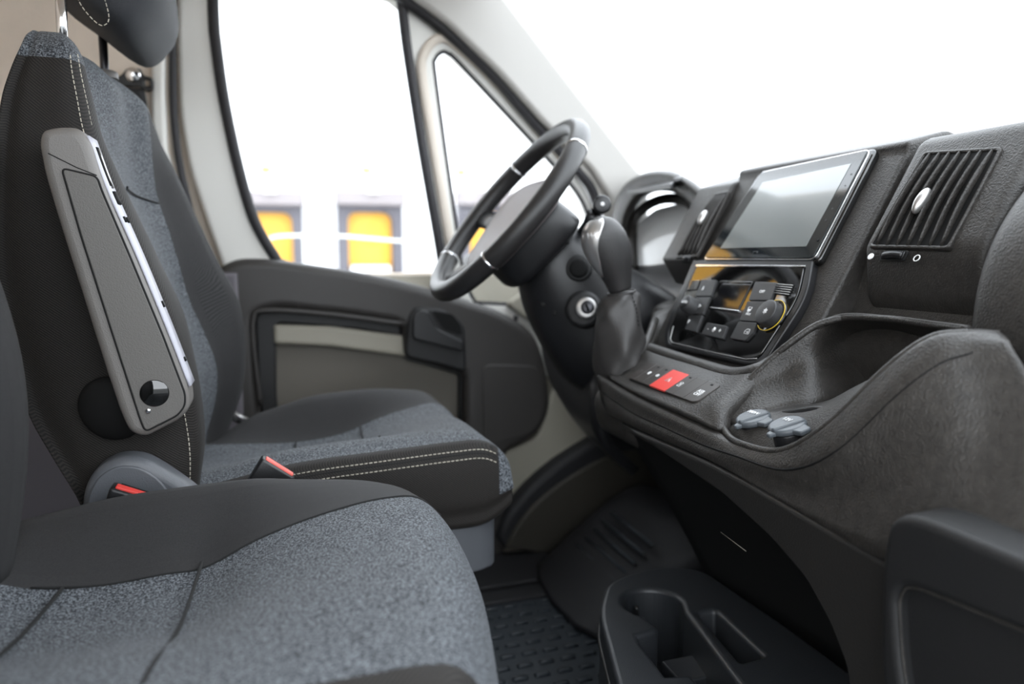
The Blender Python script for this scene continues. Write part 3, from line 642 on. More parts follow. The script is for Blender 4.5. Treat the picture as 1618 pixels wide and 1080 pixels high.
def thumb(cx, cy, s, parent, h=.006, wx=.019):
    c = FA.loc(cx, cy, h)
    plate('wheel_recess', FA, rc([(c[0]-wx, c[1]-.007), (c[0]+wx, c[1]-.007), (c[0]+wx, c[1]+.007), (c[0]-wx, c[1]+.007)], .004), th=.002, bev=.0004, h=h+.0006, m='void', parent=parent)
    bm = bmesh.new(); N = 22
    for i in range(-6, 7):
        a = c[0]+i*wx*.13
        tube_bm(bm, [FA.pt(a, c[1]-.0045, h+.001+.003*math.cos(i/6*1.4)), FA.pt(a, c[1]+.0045, h+.001+.003*math.cos(i/6*1.4))], .0009, seg=6)
    tube_bm(bm, [FA.pt(c[0]+i*wx*.12, c[1], h+.0005+.003*math.cos(i/6*1.4)) for i in range(-6, 7)], .0038, seg=8)
    me = bpy.data.meshes.new('thumbwheel'); bm.to_mesh(me); bm.free(); link('thumbwheel', me, 'black', parent)
thumb(1412, 404, 1, podr)
for x in (1376, 1449):
    c = FA.loc(x, 405 if x < 1400 else 408, .006)
    if x < 1400: disc('airflow_mark', FA.pt(c[0], c[1], .0068), FA.n, .0042, .001, 'white', podr, .0002)
    else: tube('airflow_mark', [FA.pt(c[0]+.0038*math.cos(t*.3), c[1]+.0038*math.sin(t*.3), .0066) for t in range(21)], .0007, 'white', podr, closed=True, seg=6)
# left vent pod
podl = prism_y('vent_pod', [(.93, .74), (.93, .965), (.86, .97), fp(.15, -.002), fp(.0, -.002), fp(-.005, -.002), (fp(0)[0]+.03, .765)], 1.125, 1.235, 'dash', dash, .012, 5)
hl = [FA.loc(x, y, 0) for x, y in [(1130, 309), (1150, 305), (1102, 402), (1070, 404)]]
plate('vent_bezel', FA, rc(grow(hl, .006), .006), [rc(hl, .004)], .008, .002, .002, 'dash', podl)
plate('vent_cavity', FA, rc(hl, .004), th=.002, bev=.0005, h=-.0002, m='void', parent=podl)
slats(hl, 5, podl, -.006)
c = FA.loc(1112, 345, .008); ellip('vent_knob', FA.pt(c[0], c[1], .010), (FA.u*.0065, FA.v*.015, FA.n*.008), 'satin', podl)
thumb(1086, 409, 1, podl, 0, .012)
# passenger side upper body, rounded
secs = []
for y, k in ((.10, .9), (.14, 1), (.30, 1), (.44, 1), (.505, 1), (.535, .97), (.548, .88)):
    pr = [(1.02, .92), (.86, .93), (.77, .925), (.71, .895), (.665, .84), (.645, .78), (.645, .715), (.665, .685), (.72, .675), (1.02, .68)]
    cx, cz = .85, .81
    secs.append([V((cx+(x-cx)*k, y, cz+(z-cz)*k)) for x, z in pr])
loft('passenger_side_body', secs, 5, 4, 'dash', dash)
# instrument hood and cluster
hood = []
arch_o = [(966, 420), (968, 360), (982, 305), (1012, 279), (1050, 273), (1085, 285), (1115, 312), (1130, 345)]
arch_i = [(985, 420), (988, 360), (1002, 322), (1026, 300), (1055, 297), (1080, 308), (1100, 330), (1108, 350)]
patch('instrument_hood', [[PX(x+8, y+2, .98) for x, y in arch_o], [PX(x, y, .86) for x, y in arch_o], [PX(x, y, .80) for x, y in arch_o], [PX(x*.5+a*.5, y*.5+b*.5, .79) for (x, y), (a, b) in zip(arch_o, arch_i)], [PX(x, y, .805) for x, y in arch_i], [PX(x+3, y+3, .90) for x, y in arch_i]], 5, 'dash', dash, th=.004)
CF = Fr((.86, 1.45, .85), (.26, -.96, 0), (.42, .05, .90))
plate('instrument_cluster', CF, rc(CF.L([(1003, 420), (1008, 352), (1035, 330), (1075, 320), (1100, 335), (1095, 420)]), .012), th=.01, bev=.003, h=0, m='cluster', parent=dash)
tube('cluster_rim', spl([CF.px(x, y, .01) for x, y in [(1000, 425), (1000, 355), (1018, 328), (1050, 314), (1085, 318), (1105, 338)]], 5), .012, 'dash', dash)
# driver side lower dash
prism_y('driver_lower_panel', [(.98, .50), (.98, .82), (.82, .80), (.74, .74), (.715, .66), (.73, .56), (.80, .46)], 1.12, 1.74, 'black', dash, .03)
patch('knee_panel', [[PY(x, y, Y) for x, y, Y in r] for r in (
    [(868, 528, 1.62), (905, 545, 1.45), (960, 575, 1.25)], [(870, 560, 1.62), (905, 600, 1.42), (958, 630, 1.2)], [(882, 600, 1.66), (915, 650, 1.45), (965, 690, 1.2)], [(905, 640, 1.7), (960, 700, 1.5), (1010, 740, 1.25)])], 5, 'black', dash, th=.02)
tube('shelf_lip', spl([PY(x, y, 1.50) for x, y in [(872, 522), (884, 534), (896, 551), (907, 563), (919, 562), (926, 556)]], 5), .006, 'dash', dash)
tube('shelf_lip', spl([PY(x, y, 1.46) for x, y in [(902, 575), (903, 596), (912, 610), (940, 631), (956, 640)]], 5), .006, 'dash', dash)
plate('shelf_opening', Fr(PY(900, 560, 1.47), (1, 0, 0), (0, .2, 1)), rc([(.0, .01), (.045, .02), (.06, -.08), (.015, -.06)], .01), th=.01, bev=.002, m='void', parent=dash)

# console top with its ridge, the switch strip face and the outer lip
top_rows = [
    [PX(x, y, v) for x, y, v in [(1018, 560, .64), (1062, 575, .64), (1110, 590, .64), (1160, 602, .64), (1200, 592, .645), (1222, 585, .66)]],
    [PX(x, y, v) for x, y, v in [(1022, 549, .60), (1060, 562, .60), (1110, 578, .60), (1160, 591, .60), (1197, 585, .60), (1222, 572, .625)]],
    [PX(x, y, v) for x, y, v in [(1014, 556, .59), (1052, 570, .59), (1100, 585, .59), (1150, 600, .59), (1190, 598, .59), (1222, 580, .62)]],
    [PX(x, y, v) for x, y, v in [(1003, 577, .562), (1045, 590, .562), (1090, 604, .562), (1135, 620, .562), (1168, 628, .56), (1190, 612, .60)]],
    [PX(x, y, v) for x, y, v in [(985, 600, .53), (1030, 618, .53), (1075, 634, .53), (1115, 648, .53), (1142, 655, .53), (1152, 655, .56)]],
    [PX(x, y, v) for x, y, v in [(962, 601, .512), (1010, 628, .510), (1060, 650, .510), (1110, 672, .512), (1138, 684, .518), (1150, 684, .54)]]]
patch('console_top', top_rows, 6, 'dash', dash, th=.01, off=-1)
rim_ = [(1143, 655, .535), (1178, 605, .575), (1230, 557, .61), (1282, 522, .64), (1330, 501, .665), (1400, 503, .67), (1470, 512, .655), (1530, 520, .63)]
botm = [(1158, 672, .535), (1200, 655, .56), (1240, 645, .585), (1285, 640, .61), (1325, 632, .65), (1370, 632, .70), (1430, 640, .71), (1500, 640, .70)]
midw = [(1152, 662, .537), (1190, 622, .575), (1236, 595, .61), (1285, 570, .64), (1328, 545, .70), (1390, 540, .74), (1450, 550, .74), (1520, 560, .72)]
patch('bowl_wall', [[PX(x-2, y+4, v+.012) for x, y, v in rim_], [PX(x, y-1, v) for x, y, v in rim_], [PX(x, y, v) for x, y, v in midw], [PX(x, y, v) for x, y, v in botm]], 6, 'dash', dash, th=.004, off=0)
front = [(1146, 690, .515), (1165, 700, .508), (1232, 712, .508), (1305, 672, .512), (1400, 582, .535), (1470, 533, .555), (1533, 524, .575), (1560, 525, .585)]
patch('bowl_floor', [[PX(x, y, v) for x, y, v in botm], [PX(x*.5+a*.5, y*.5+b*.5+2, v*.5+w_*.5) for (x, y, v), (a, b, w_) in zip(botm, front)], [V((p.x, p.y, p.z-.03)) for p in [PX(x, y, v+.004) for x, y, v in front]]], 5, 'dash', dash, th=.004, off=0)
def row(dx, l): return [PX(x, y, v+dx) for x, y, v in l]
patch('console_front', [row(.012, [(970, 598, .513), (1016, 624, .511), (1064, 646, .511), (1114, 668, .512), (1146, 684, .514), (1172, 697, .511), (1234, 708, .509), (1305, 668, .513), (1398, 579, .536), (1468, 530, .556), (1533, 521, .576), (1580, 523, .59)]),
    row(0, [(962, 600, .513), (1010, 627, .511), (1060, 649, .511), (1110, 671, .512), (1143, 687, .514), (1168, 700, .511), (1232, 711, .509), (1305, 672, .513), (1400, 582, .536), (1470, 533, .556), (1533, 524, .576), (1580, 526, .59)]),
    row(0, [(944, 592, .505), (995, 626, .500), (1050, 654, .500), (1105, 680, .502), (1140, 696, .504), (1166, 706, .505), (1235, 718, .505), (1310, 681, .508), (1405, 590, .531), (1474, 541, .551), (1535, 532, .570), (1590, 534, .583)]),
    row(0, [(946, 612, .502), (995, 646, .498), (1050, 672, .498), (1105, 698, .499), (1138, 712, .499), (1165, 722, .499), (1240, 741, .499), (1322, 712, .502), (1420, 622, .524), (1485, 575, .544), (1537, 557, .562), (1600, 550, .575)]),
    row(0, [(952, 636, .500), (1000, 664, .495), (1050, 686, .495), (1100, 708, .496), (1135, 724, .497), (1162, 735, .498), (1235, 770, .502), (1325, 775, .507), (1425, 735, .516), (1500, 692, .529), (1570, 660, .548), (1640, 640, .56)]),
    row(0, [(960, 655, .500), (1005, 676, .499), (1050, 696, .499), (1105, 719, .499), (1130, 731, .499), (1158, 746, .499), (1222, 783, .500), (1300, 829, .500), (1382, 877, .496), (1470, 900, .5), (1560, 910, .5), (1660, 920, .5)])], 5, 'dash', dash, th=.0015, off=0)
full_rim = [PX(x, y, v) for x, y, v in [(1533, 526, .578), (1470, 535, .558), (1400, 584, .537), (1305, 674, .514), (1232, 712, .509), (1172, 701, .509), (1148, 684, .516), (1144, 658, .535), (1178, 607, .575), (1230, 558, .61), (1284, 521, .642), (1330, 502, .665), (1400, 503, .668), (1470, 512, .655), (1530, 520, .63)]]
tube('bowl_rim', spl(full_rim, 8), .0042, 'dash', dash)
tube('tray_ridge', spl([PX(x, y, v) for x, y, v in [(1016, 556, .595), (1060, 566, .597), (1110, 582, .597), (1158, 595, .597), (1195, 586, .597), (1238, 550, .614), (1288, 515, .643), (1330, 502, .665)]], 8), .0045, 'dash', dash)
tube('seam_groove', spl([PX(x, y, v) for x, y, v in [(947, 616, .5005), (996, 650, .4965), (1050, 675, .4965), (1105, 700, .4975), (1160, 719, .497), (1240, 742, .497), (1322, 712, .502), (1420, 622, .524), (1485, 575, .544), (1537, 557, .562)]], 6), .0012, 'void', dash, seg=6)
# lower centre fairing and the panel on the passenger side of it
patch('lower_fairing', [[V((.520, 1.06, .58)), V((.53, .85, .575)), V((.53, .65, .57)), V((.53, .45, .565)), V((.53, .25, .56))],
                        [V((.60, 1.04, .45)), V((.62, .85, .45)), V((.63, .65, .44)), V((.61, .45, .43)), V((.60, .25, .43))],
                        [V((.70, 1.02, .25)), V((.72, .85, .25)), V((.74, .65, .25)), V((.72, .45, .25)), V((.70, .25, .25))],
                        [V((.74, 1.0, .0)), V((.76, .85, .0)), V((.78, .65, 0)), V((.76, .45, 0)), V((.74, .25, 0))]], 5, 'void', dash, th=.012)
box('console_core', (.70, .80, 0), (1.05, 1.08, .56), 'void', dash, bev=.02)
PC = Fr((.505, .7, .5), (0, -1, 0), (-.12, 0, 1))
plate('knee_bolster', PC, rc(PC.L([(975, 668), (1111, 727), (1160, 752), (1382, 880), (1500, 950), (1500, 1150), (1350, 1150), (1335, 1050), (1310, 985), (1271, 913), (1215, 848), (1140, 780), (1060, 725)]), .01), th=.02, bev=.005, m='dashmid', parent=dash)
strokes('panel_crease', PC, [PC.L([(1140, 840), (1180, 870)])], .0006, 'taupe', dash, .001)

# ------------------------------------------------------------------ glovebox
gb = empty('glovebox', PX(1500, 900, .48), 'dark glovebox with a thick raised surround at the lower right corner', 'glovebox')
GF = Fr((.475, .42, .55), (0, -1, 0), (-.05, 0, 1))
go = [(1392, 870), (1402, 825), (1425, 812), (1460, 820), (1700, 920), (1700, 1180), (1400, 1180), (1386, 1020)]
gi = [(1415, 950), (1425, 928), (1445, 930), (1700, 1035), (1700, 1170), (1440, 1170), (1420, 1040)]
plate('surround', GF, rc(GF.L(go), [.01, .015, .015, .02, .02, .02, .02, .03]), [rc(GF.L(gi), [.02, .015, .015, .01, .01, .01, .03])], .05, .008, 0, 'dashlow', gb, seg=4)
plate('lid', GF, rc(GF.L([(1405, 935), (1420, 915), (1700, 1030), (1700, 1175), (1420, 1175)], -.01), .01), th=.02, bev=.003, h=-.012, m='dashlow', parent=gb)
tube('lid_edge', [GF.pt(p[0], p[1], -.004) for p in rc(GF.L(gi), [.02, .015, .015, .01, .01, .01, .03])], .0012, 'dash', gb, closed=True, seg=6)

# ------------------------------------------------------------------ infotainment screen
sc = empty('infotainment_screen', FA.pt(0, 0, 0), 'large unlit touchscreen set in the top of the centre stack', 'screen')
so = FA.L([(1202, 272), (1372, 236), (1284, 407), (1112, 407)], .004)
plate('surround', FA, rc(grow(so, .010), .012), th=.012, bev=.004, h=-.001, m='piano', parent=sc)
plate('chrome_edge', FA, rc(grow(so, .0035), .012), [rc(grow(so, .0015), .01)], .004, .001, .0025, 'chrome', sc)
plate('glass_panel', FA, rc(so, .008), th=.006, bev=.001, h=.004, m='screen', parent=sc)
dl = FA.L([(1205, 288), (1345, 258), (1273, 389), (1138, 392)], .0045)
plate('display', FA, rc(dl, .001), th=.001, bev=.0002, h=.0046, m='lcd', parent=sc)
c = FA.loc(1292, 379, .0045); disc('reset_hole', FA.pt(c[0], c[1], .0048), FA.n, .002, .001, 'void', sc, .0003)
c = FA.loc(1193, 399, .0045); strokes('front_mark', FA, [[(c[0]-.005, c[1]-.001), (c[0]-.005, c[1]+.002), (c[0]+.005, c[1]+.002), (c[0]+.005, c[1]-.001)]], .0004, 'printd', sc, .0046)
for t in range(5):
    for l in ((1180, 292, 1126, 383), (1352, 262, 1298, 360)):
        x = l[0]+(l[2]-l[0])*(t+.7)/5.4; y = l[1]+(l[3]-l[1])*(t+.7)/5.4; c = FA.loc(x, y, .0045)
        strokes('touch_icon', FA, [[(c[0]-.0015, c[1]), (c[0]+.0015, c[1])], [(c[0], c[1]-.0015), (c[0], c[1]+.0015)]] if t % 2 else [[(c[0]-.0015, c[1]-.001), (c[0]+.0015, c[1]-.001), (c[0], c[1]+.0015), (c[0]-.0015, c[1]-.001)]], .0002, 'printd', sc, .0046)

# ------------------------------------------------------------------ climate panel
cp = empty('climate_control_panel', FA.pt(0, -.1, 0), 'glossy black climate control panel with knobs and small display under the touchscreen', 'control panel')
po = FA.L([(1102, 421), (1272, 421), (1262, 470), (1200, 566), (1180, 568), (1058, 541), (1058, 522)], 0)
plate('fascia', FA, rc(po, [.003, .003, .05, .012, .006, .01, .01]), th=.012, bev=.002, h=.002, m='piano', parent=cp)
plate('outer_frame', FA, rc(grow(FA.L([(1096, 412), (1282, 412), (1272, 470), (1206, 572), (1180, 574), (1052, 546), (1052, 520)], 0), .003), [.004, .004, .05, .014, .006, .01, .01]), [rc(grow(po, .001), [.003, .003, .05, .012, .006, .01, .01])], .014, .003, .001, 'black', cp)
plate('trim_strip', FA, rc(FA.L([(1100, 418), (1273, 419), (1272, 421.5), (1099, 420.5)], .003), .0005), th=.002, bev=.0004, h=.0035, m='chrome', parent=cp)
tube('edge_line', [FA.px(x, y, .0022) for x, y in [(1064, 515), (1059, 535), (1062, 541), (1130, 557), (1178, 567), (1196, 566)]], .0006, 'satin', cp, seg=6)
def btn(name, pts, m='btn', h=.006, r=.0015, par=cp, lab=None):
    o = plate(name, FA, rc(FA.L(pts, h), r), th=.006, bev=.0008, h=h, m=m, parent=par)
    if lab: o['label'] = lab
    return o
b1 = btn('air_button', [(1108, 441.5), (1131, 441.5), (1123, 467.5), (1099, 467.5)])
b2 = btn('air_button', [(1100, 469), (1122.5, 469), (1110, 496), (1087, 494)])
b3 = btn('air_button', [(1089, 497.5), (1109.5, 497.5), (1099, 524), (1082, 519.5)])
b4 = btn('off_button', [(1193, 444.5), (1227, 446), (1217, 474), (1182, 474)], r=.003)
b5 = btn('defrost_button', [(1181, 475.5), (1215, 476), (1199, 508), (1168, 506)])
b6 = btn('recirculation_button', [(1167, 507.5), (1196, 509.5), (1190, 525), (1177, 538), (1153, 534)], r=.003)
b7 = btn('fan_button', [(1117, 509), (1149, 515), (1141, 535), (1108, 527)], r=.003)
btn('display_bezel', [(1138, 443), (1189, 444.5), (1165, 494), (1118, 487)], 'piano', .0035)
btn('display', [(1141, 448), (1186, 449), (1166, 489), (1125, 484)], 'lcd2', .0042)
btn('display_lip', [(1122, 484.5), (1167, 489.5), (1166, 491), (1121, 486)], 'chrome', .005, .0003)
for quad in (((1093, 443), (1106, 442), (1100, 457), (1087, 458)), ((1229, 447), (1254, 449), (1246, 467), (1223, 464))):
    q = [V(FA.loc(x, y, .004)) for x, y in quad]
    plate('sensor_grille', FA, rc(q, .001), th=.003, bev=.0005, h=.003, m='void', parent=cp)
    for i in range(5):
        t = (i+.5)/5; a = q[0].lerp(q[3], t); b = q[1].lerp(q[2], t)
        tube('grille_bar', [FA.pt(a[0], a[1], .0045), FA.pt(b[0], b[1], .0045)], .0006, 'satin', cp, seg=6)
c = FA.loc(1213, 494, .012); K = FA.pt(c[0], c[1], 0)
disc('knob_dish', FA.pt(c[0], c[1], .0045), FA.n, .0245, .004, 'piano', cp, .001)
tube('knob_ring', [FA.pt(c[0]+.0238*math.cos(t*.105), c[1]+.0238*math.sin(t*.105), .0055) for t in range(-22, 24)], .0005, 'lampy', cp, seg=6)
kn = disc('air_conditioning_knob', FA.pt(c[0], c[1], .017), FA.n, .0185, .014, 'btn', cp, .0015, r2=.0195)
strokes('snowflake_mark', FA, [[(c[0]-.0045*math.cos(a), c[1]-.0045*math.sin(a)), (c[0]+.0045*math.cos(a), c[1]+.0045*math.sin(a))] for a in (.5, 1.55, 2.6)]+[[(c[0]+.003*math.cos(a*1.047), c[1]+.003*math.sin(a*1.047)) for a in range(7)]], .0004, 'white', kn, .0171)
c = FA.loc(1083, 478, .022)
disc('knob_dish', FA.pt(c[0]+.004, c[1]-.002, .0045), FA.n, .020, .004, 'piano', cp, .001)
kn = disc('auto_knob', FA.pt(c[0], c[1], .024), FA.n, .0135, .022, 'btn', cp, .0015, r2=.0155)
disc('knob_cap', FA.pt(c[0], c[1], .0245), FA.n, .0105, .001, 'black', kn, .0005)
glyph('auto_mark', 'AUTO', FA, c[0], c[1], .0062, 'white', kn, .0248)
def mark(txt, x, y, s, par, h=.0062):
    c = FA.loc(x, y, h); glyph('button_mark', txt, FA, c[0], c[1], s, 'white', par, h)
mark('OFF', 1204, 460.5, .0065, b4); mark('MAX', 1182, 496, .0052, b5); mark('-', 1119, 518.5, .011, b7); mark('+', 1137, 522.5, .011, b7)
def ic(lines, x, y, s, par, r=.00045, h=.0063):
    c = FA.loc(x, y, h); strokes('button_icon', FA, [[(c[0]+a*s, c[1]+b*s) for a, b in l] for l in lines], r, 'white', par, h)
ic([[(-1, 1), (1, 1), (.7, -.6), (-.7, -.6), (-1, 1)], [(-.4, .3), (-.4, -1.1)], [(0, .3), (0, -1.1)], [(.4, .3), (.4, -1.1)]], 1184, 489, .0042, b5)
ic([[(-1, -.4), (-1, .3), (-.3, .9), (.8, .9), (1, .2), (1, -.6), (-1, -.6)], [(-.4, 0), (.5, 0), (.2, .4)], [(.5, 0), (.2, -.35)]], 1180, 524, .005, b6)
ic([[(-1, .1), (0, 0), (-.2, 1)], [(1, -.1), (0, 0), (.2, -1)], [(-.7, -.8), (0, 0), (.7, .8)]], 1128, 520.5, .0038, b7, .0009)
for (x, y), p, d in (((1111, 455), b1, 0), ((1106, 483), b2, 1), ((1088, 508), b3, 2)):
    l = {0: [(-.5, -1), (.5, -1), (0, 1), (-.5, -1)], 1: [(-.8, -.8), (.9, 0), (-.8, .8), (-.8, -.8)], 2: [(-.4, 1), (.4, 1), (0, -1), (-.4, 1)]}[d]
    ic([l], x, y, .0032, p, .0008)

# ------------------------------------------------------------------ switch strip
o3, u3 = PX(1073, 605, .546), None
pl_, pr_ = PX(1010, 585, .547), PX(1123, 625, .547)
tp, bt = PX(1078, 590, .563), PX(1060, 620, .527)
SW = Fr(PX(1064, 608, .544), pr_-pl_, tp-bt); SW.o = SW.o+SW.n*.0035
sw = empty('switch_panel', SW.o, 'row of brownish dashboard switches with red hazard button below the climate panel', 'switch panel')
A0 = SW.loc(1006, 585, .004); A1 = SW.loc(1116, 624, .004)
wl = A1[0]-A0[0]; hh = .0225
plate('bezel', SW, rc([(A0[0]-.002, -hh-.001), (A1[0]+.002, -hh-.001), (A1[0]+.002, hh+.001), (A0[0]-.002, hh+.001)], .012), th=.02, bev=.002, h=.0015, m='void', parent=sw)
fr_ = [0, .115, .245, .36, .59, .70, .84, 1.0]
names = ['blank_switch', 'fog_lamp_switch', 'door_lock_switch', 'hazard_button', 'demister_switch', 'blank_switch', 'traction_control_switch']
sb_ = []
for i, nme in enumerate(names):
    a, b = A0[0]+wl*fr_[i]+.0004, A0[0]+wl*fr_[i+1]-.0004
    rr = [0, 0, 0, 0]
    if i == 0: rr = [.010, 0, 0, .012]
    if i == 6: rr = [0, .012, .008, 0]
    o = plate(nme, SW, rc([(a, -hh), (b, -hh), (b, hh), (a, hh)], rr), th=.012, bev=.0008, h=.004, m='red' if i == 3 else 'btn2', parent=sw)
    if i == 3: o['label'] = 'red hazard warning button'
    sb_.append((o, (a+b)/2, b-a))
def sic(i, lines, s, dy=0, r=.0005, m='white'):
    o, c, wd = sb_[i]; strokes('switch_icon', SW, [[(c+a*s, dy+b*s) for a, b in l] for l in lines], r, m, o, .0043)
sic(3, [[(-1, -.7), (1, -.7), (0, 1.1), (-1, -.7)], [(-.5, -.4), (.5, -.4), (0, .5), (-.5, -.4)]], .0055, 0, .0003)
sic(1, [[(math.cos(a)*.8, math.sin(a)) for a in [k*.35 for k in range(18)]], [(-.2, -.9), (-.2, .9)], [(.3, -.9), (.3, .9)]], .0034, 0)
sic(2, [[(-.8, -.5), (.8, -.5), (.8, .5), (-.8, .5), (-.8, -.5)], [(-.3, .5), (-.3, 1), (.4, 1), (.4, .5)], [(-.5, 0), (.5, 0)]], .003, 0, .0008)
sic(4, [[(-1, .9), (0, 1.3), (1, .9), (.8, .2), (-.8, .2), (-1, .9)], [(-1, -.4), (1, -.4)], [(-1, -.9), (1, -.9), (1, -1.6), (-1, -1.6), (-1, -.9)]], .0034, 0)
o, c, wd = sb_[6]; glyph('switch_text', 'ASR\nOFF', SW, c-.001, -.004, .0085, 'white', o, .0042)
sic(0, [[(-1, 0), (1, 0)], [(0, -1), (0, 1)]], .002, 0, .0003, 'printd')
for i in (1, 2, 4, 6):
    o, c, wd = sb_[i]; plate('indicator_window', SW, rc([(c-.002, .0155), (c+.003, .0155), (c+.003, .0185), (c-.002, .0185)], .0005), th=.001, bev=.0002, h=.0044, m='void', parent=o)

# ------------------------------------------------------------------ power sockets in the bowl
for x, y, v, lab in ((1190, 661, .545, 'grey power socket cap with hinge, left one in the storage bowl'), (1244, 673, .535, 'grey power socket cap with hinge, right one nearest the bowl rim')):
    ce = PX(x, y, v); r = empty('power_socket', ce-V((0, 0, .02)), lab, 'power socket', 'capped power sockets in the storage bowl')
    n_ = V((-.35, -.12, 1)).normalized(); PF = Fr(ce, V((0, -1, 0)), V((1, 0, .35)))
    disc('socket_body', PF.pt(0, 0, -.004), PF.n, .018, .022, 'black', r, .002)
    cap = plate('socket_cap', PF, rc([(.021*math.cos(a)*1.0, .021*math.sin(a)) for a in [k*math.pi/14 for k in range(28)]], 0), th=.008, bev=.0035, h=.004, m='capgrey', parent=r, seg=5)
    plate('hinge_tab', PF, rc([(.012, -.010), (.030, -.006), (.030, .008), (.012, .012)], .003), th=.006, bev=.002, h=.003, m='capgrey', parent=cap)
    plate('pull_tab', PF, rc([(-.006, -.018), (.006, -.018), (.003, -.027), (-.003, -.027)], .002), th=.005, bev=.0015, h=.002, m='capgrey', parent=cap)
    plate('cap_ridge', PF, rc([(-.002, -.02), (.004, -.02), (.014, .014), (.008, .016)], .002), th=.005, bev=.002, h=.006, m='capgrey', parent=cap)
    glyph('socket_mark', '12V' if x > 1200 else '180W', PF, -.006, .006, .008, 'white', cap, .0045)
# divider in the bowl
plate('bowl_divider', Fr(PX(1260, 650, .575), (0, -1, 0), (.3, 0, 1)), rc([(-.03, -.03), (.05, -.03), (.055, .004), (.045, .016), (.02, .012), (-.03, -.005)], .006), th=.012, bev=.003, m='black', parent=dash)

# ------------------------------------------------------------------ steering wheel
sw_c = PY(800, 331, 1.32); ax = V((-math.sin(R_(50)), 0, math.cos(R_(50)))) ; 
tl = R_(39); wv = V((math.sin(tl), 0, math.cos(tl))); wn = V((-math.cos(tl), 0, math.sin(tl)))
st = empty('steering_wheel', sw_c, 'black leather steering wheel with silver trim rings in front of the driver\'s seat', 'steering wheel')
WF = Fr(sw_c, (0, -1, 0), wv)          # u to the right as the driver sees it, v up
Rr = .194
def rp_(a, r=Rr, h=0): return WF.pt(r*math.cos(a), r*math.sin(a), h)
tube('rim', [rp_(2*math.pi*k/72) for k in range(72)], .0190, 'wheel', st, closed=True, seg=16, up=tuple(WF.n))
for dg in (38, 142, 218, 322):
    a = R_(dg); tube('trim_ring', [rp_(a-.012), rp_(a+.012)], .0198, 'chrome', st, seg=18, up=tuple(WF.n))
hub = [(-.125, .02), (-.115, .06), (-.06, .08), (0, .083), (.06, .08), (.115, .06), (.125, .02), (.10, -.06), (.055, -.125), (-.055, -.125), (-.10, -.06)]
hub2 = [(a*.85, b*.8) for a, b in hub]
loft('airbag_pad', [[WF.pt(a*k, b*k, h) for a, b in hub] for h, k in ((-.045, .85), (-.035, 1), (-.022, 1), (-.012, .93), (-.007, .7), (-.005, .3))], 4, 4, 'bagpad', st)
for a0, a1, m_ in ((-14, 10, 'black'), (170, 194, 'black'), (243, 257, 'black'), (283, 297, 'black')):
    am = R_((a0+a1)/2); P0 = WF.pt(.085*math.cos(am), .07*math.sin(am), -.035); P1 = rp_(am, Rr-.004, -.003)
    tube('spoke', [P0, P0.lerp(P1, .5), P1], [.026, .022, .020], m_, st, flat=.35, up=tuple(WF.n))
for sx in (-1, 1):
    for dy in (-.012, .0, .012):
        disc('wheel_button', WF.pt(sx*.128, dy+.0, -.018), WF.n, .0055, .008, 'btn', st, .0015)
loft('rear_shroud', [[sw_c-wn*d+V((0, -1, 0))*a*k+wv*b*k for a, b in hub2] for d, k in ((.040, .95), (.055, 1.0), (.095, 1.02), (.105, .9))], 4, 4, 'black', st)
# column
colm = empty('steering_column', sw_c-wn*.3, 'black steering column shroud with ignition lock below the steering wheel', 'steering column')
fwd = -wn
def colsec(d, w_, hu, hd, sx=0): 
    c = sw_c+fwd*d
    return [c+V((0, -1, 0))*w_*a+wv*(hu if b > 0 else hd)*b for a, b in ((1, 0), (.86, .55), (.4, .92), (-.4, .92), (-.86, .55), (-1, 0), (-.86, -.6), (-.4, -1), (.4, -1), (.86, -.6))]
loft('column_shroud', [colsec(.09, .055, .05, .06), colsec(.11, .075, .06, .085), colsec(.16, .09, .065, .12), colsec(.23, .10, .07, .15), colsec(.30, .115, .08, .17), colsec(.36, .12, .09, .17)], 4, 4, 'black', colm)
sidep = Fr(sw_c+fwd*.2+V((0, -.10, 0)), (1, 0, 0), (0, 0, 1))
def cface(x, y, Y, r, th, m_, nm, par=colm, n=(-.45, -.85, .15), **k): return disc(nm, PY(x, y, Y), n, r, th, m_, par, **k)
ig = cface(922, 488, 1.205, .034, .04, 'dashlow', 'lock_boss', bev=.008)
cface(926, 486, 1.185, .019, .02, 'satin', 'ignition_lock', ig, bev=.003)
cface(928, 485, 1.180, .012, .01, 'darkmetal', 'key_barrel', ig, bev=.003)
tube('key_slot', [PY(926, 480, 1.172), PY(930, 491, 1.172)], .0022, 'void', ig)
cface(914, 423, 1.225, .024, .03, 'dashlow', 'knob_socket', bev=.004)
cface(914, 423, 1.215, .017, .02, 'void', 'socket_opening', bev=.004)
for x, y in ((857, 481), (876, 494), (895, 382)): cface(x, y, 1.222, .0045, .006, 'void', 'screw_hole')
# stalk
stk = empty('wiper_stalk', PY(940, 345, 1.27), 'black wiper stalk with a printed round end showing above the gear knob', 'control stalk')
tube('stalk_arm', [PY(905, 385, 1.29), PY(928, 355, 1.25), PY(938, 338, 1.225)], [.008, .010, .013], 'black', stk)
e = PY(952, 322, 1.20); nn = (CAM-e).normalized()+V((.15, 0, .15))
disc('stalk_end', e, nn, .0165, .035, 'black', stk, .004, r2=.015)
sf = Fr(e, nn.orthogonal(), nn.cross(nn.orthogonal()))
disc('end_print', e+nn.normalized()*.0006, nn, .009, .001, 'btn', stk, .0004)
disc('end_mark', e+nn.normalized()*.0011, nn, .0035, .001, 'white', stk, .0003)

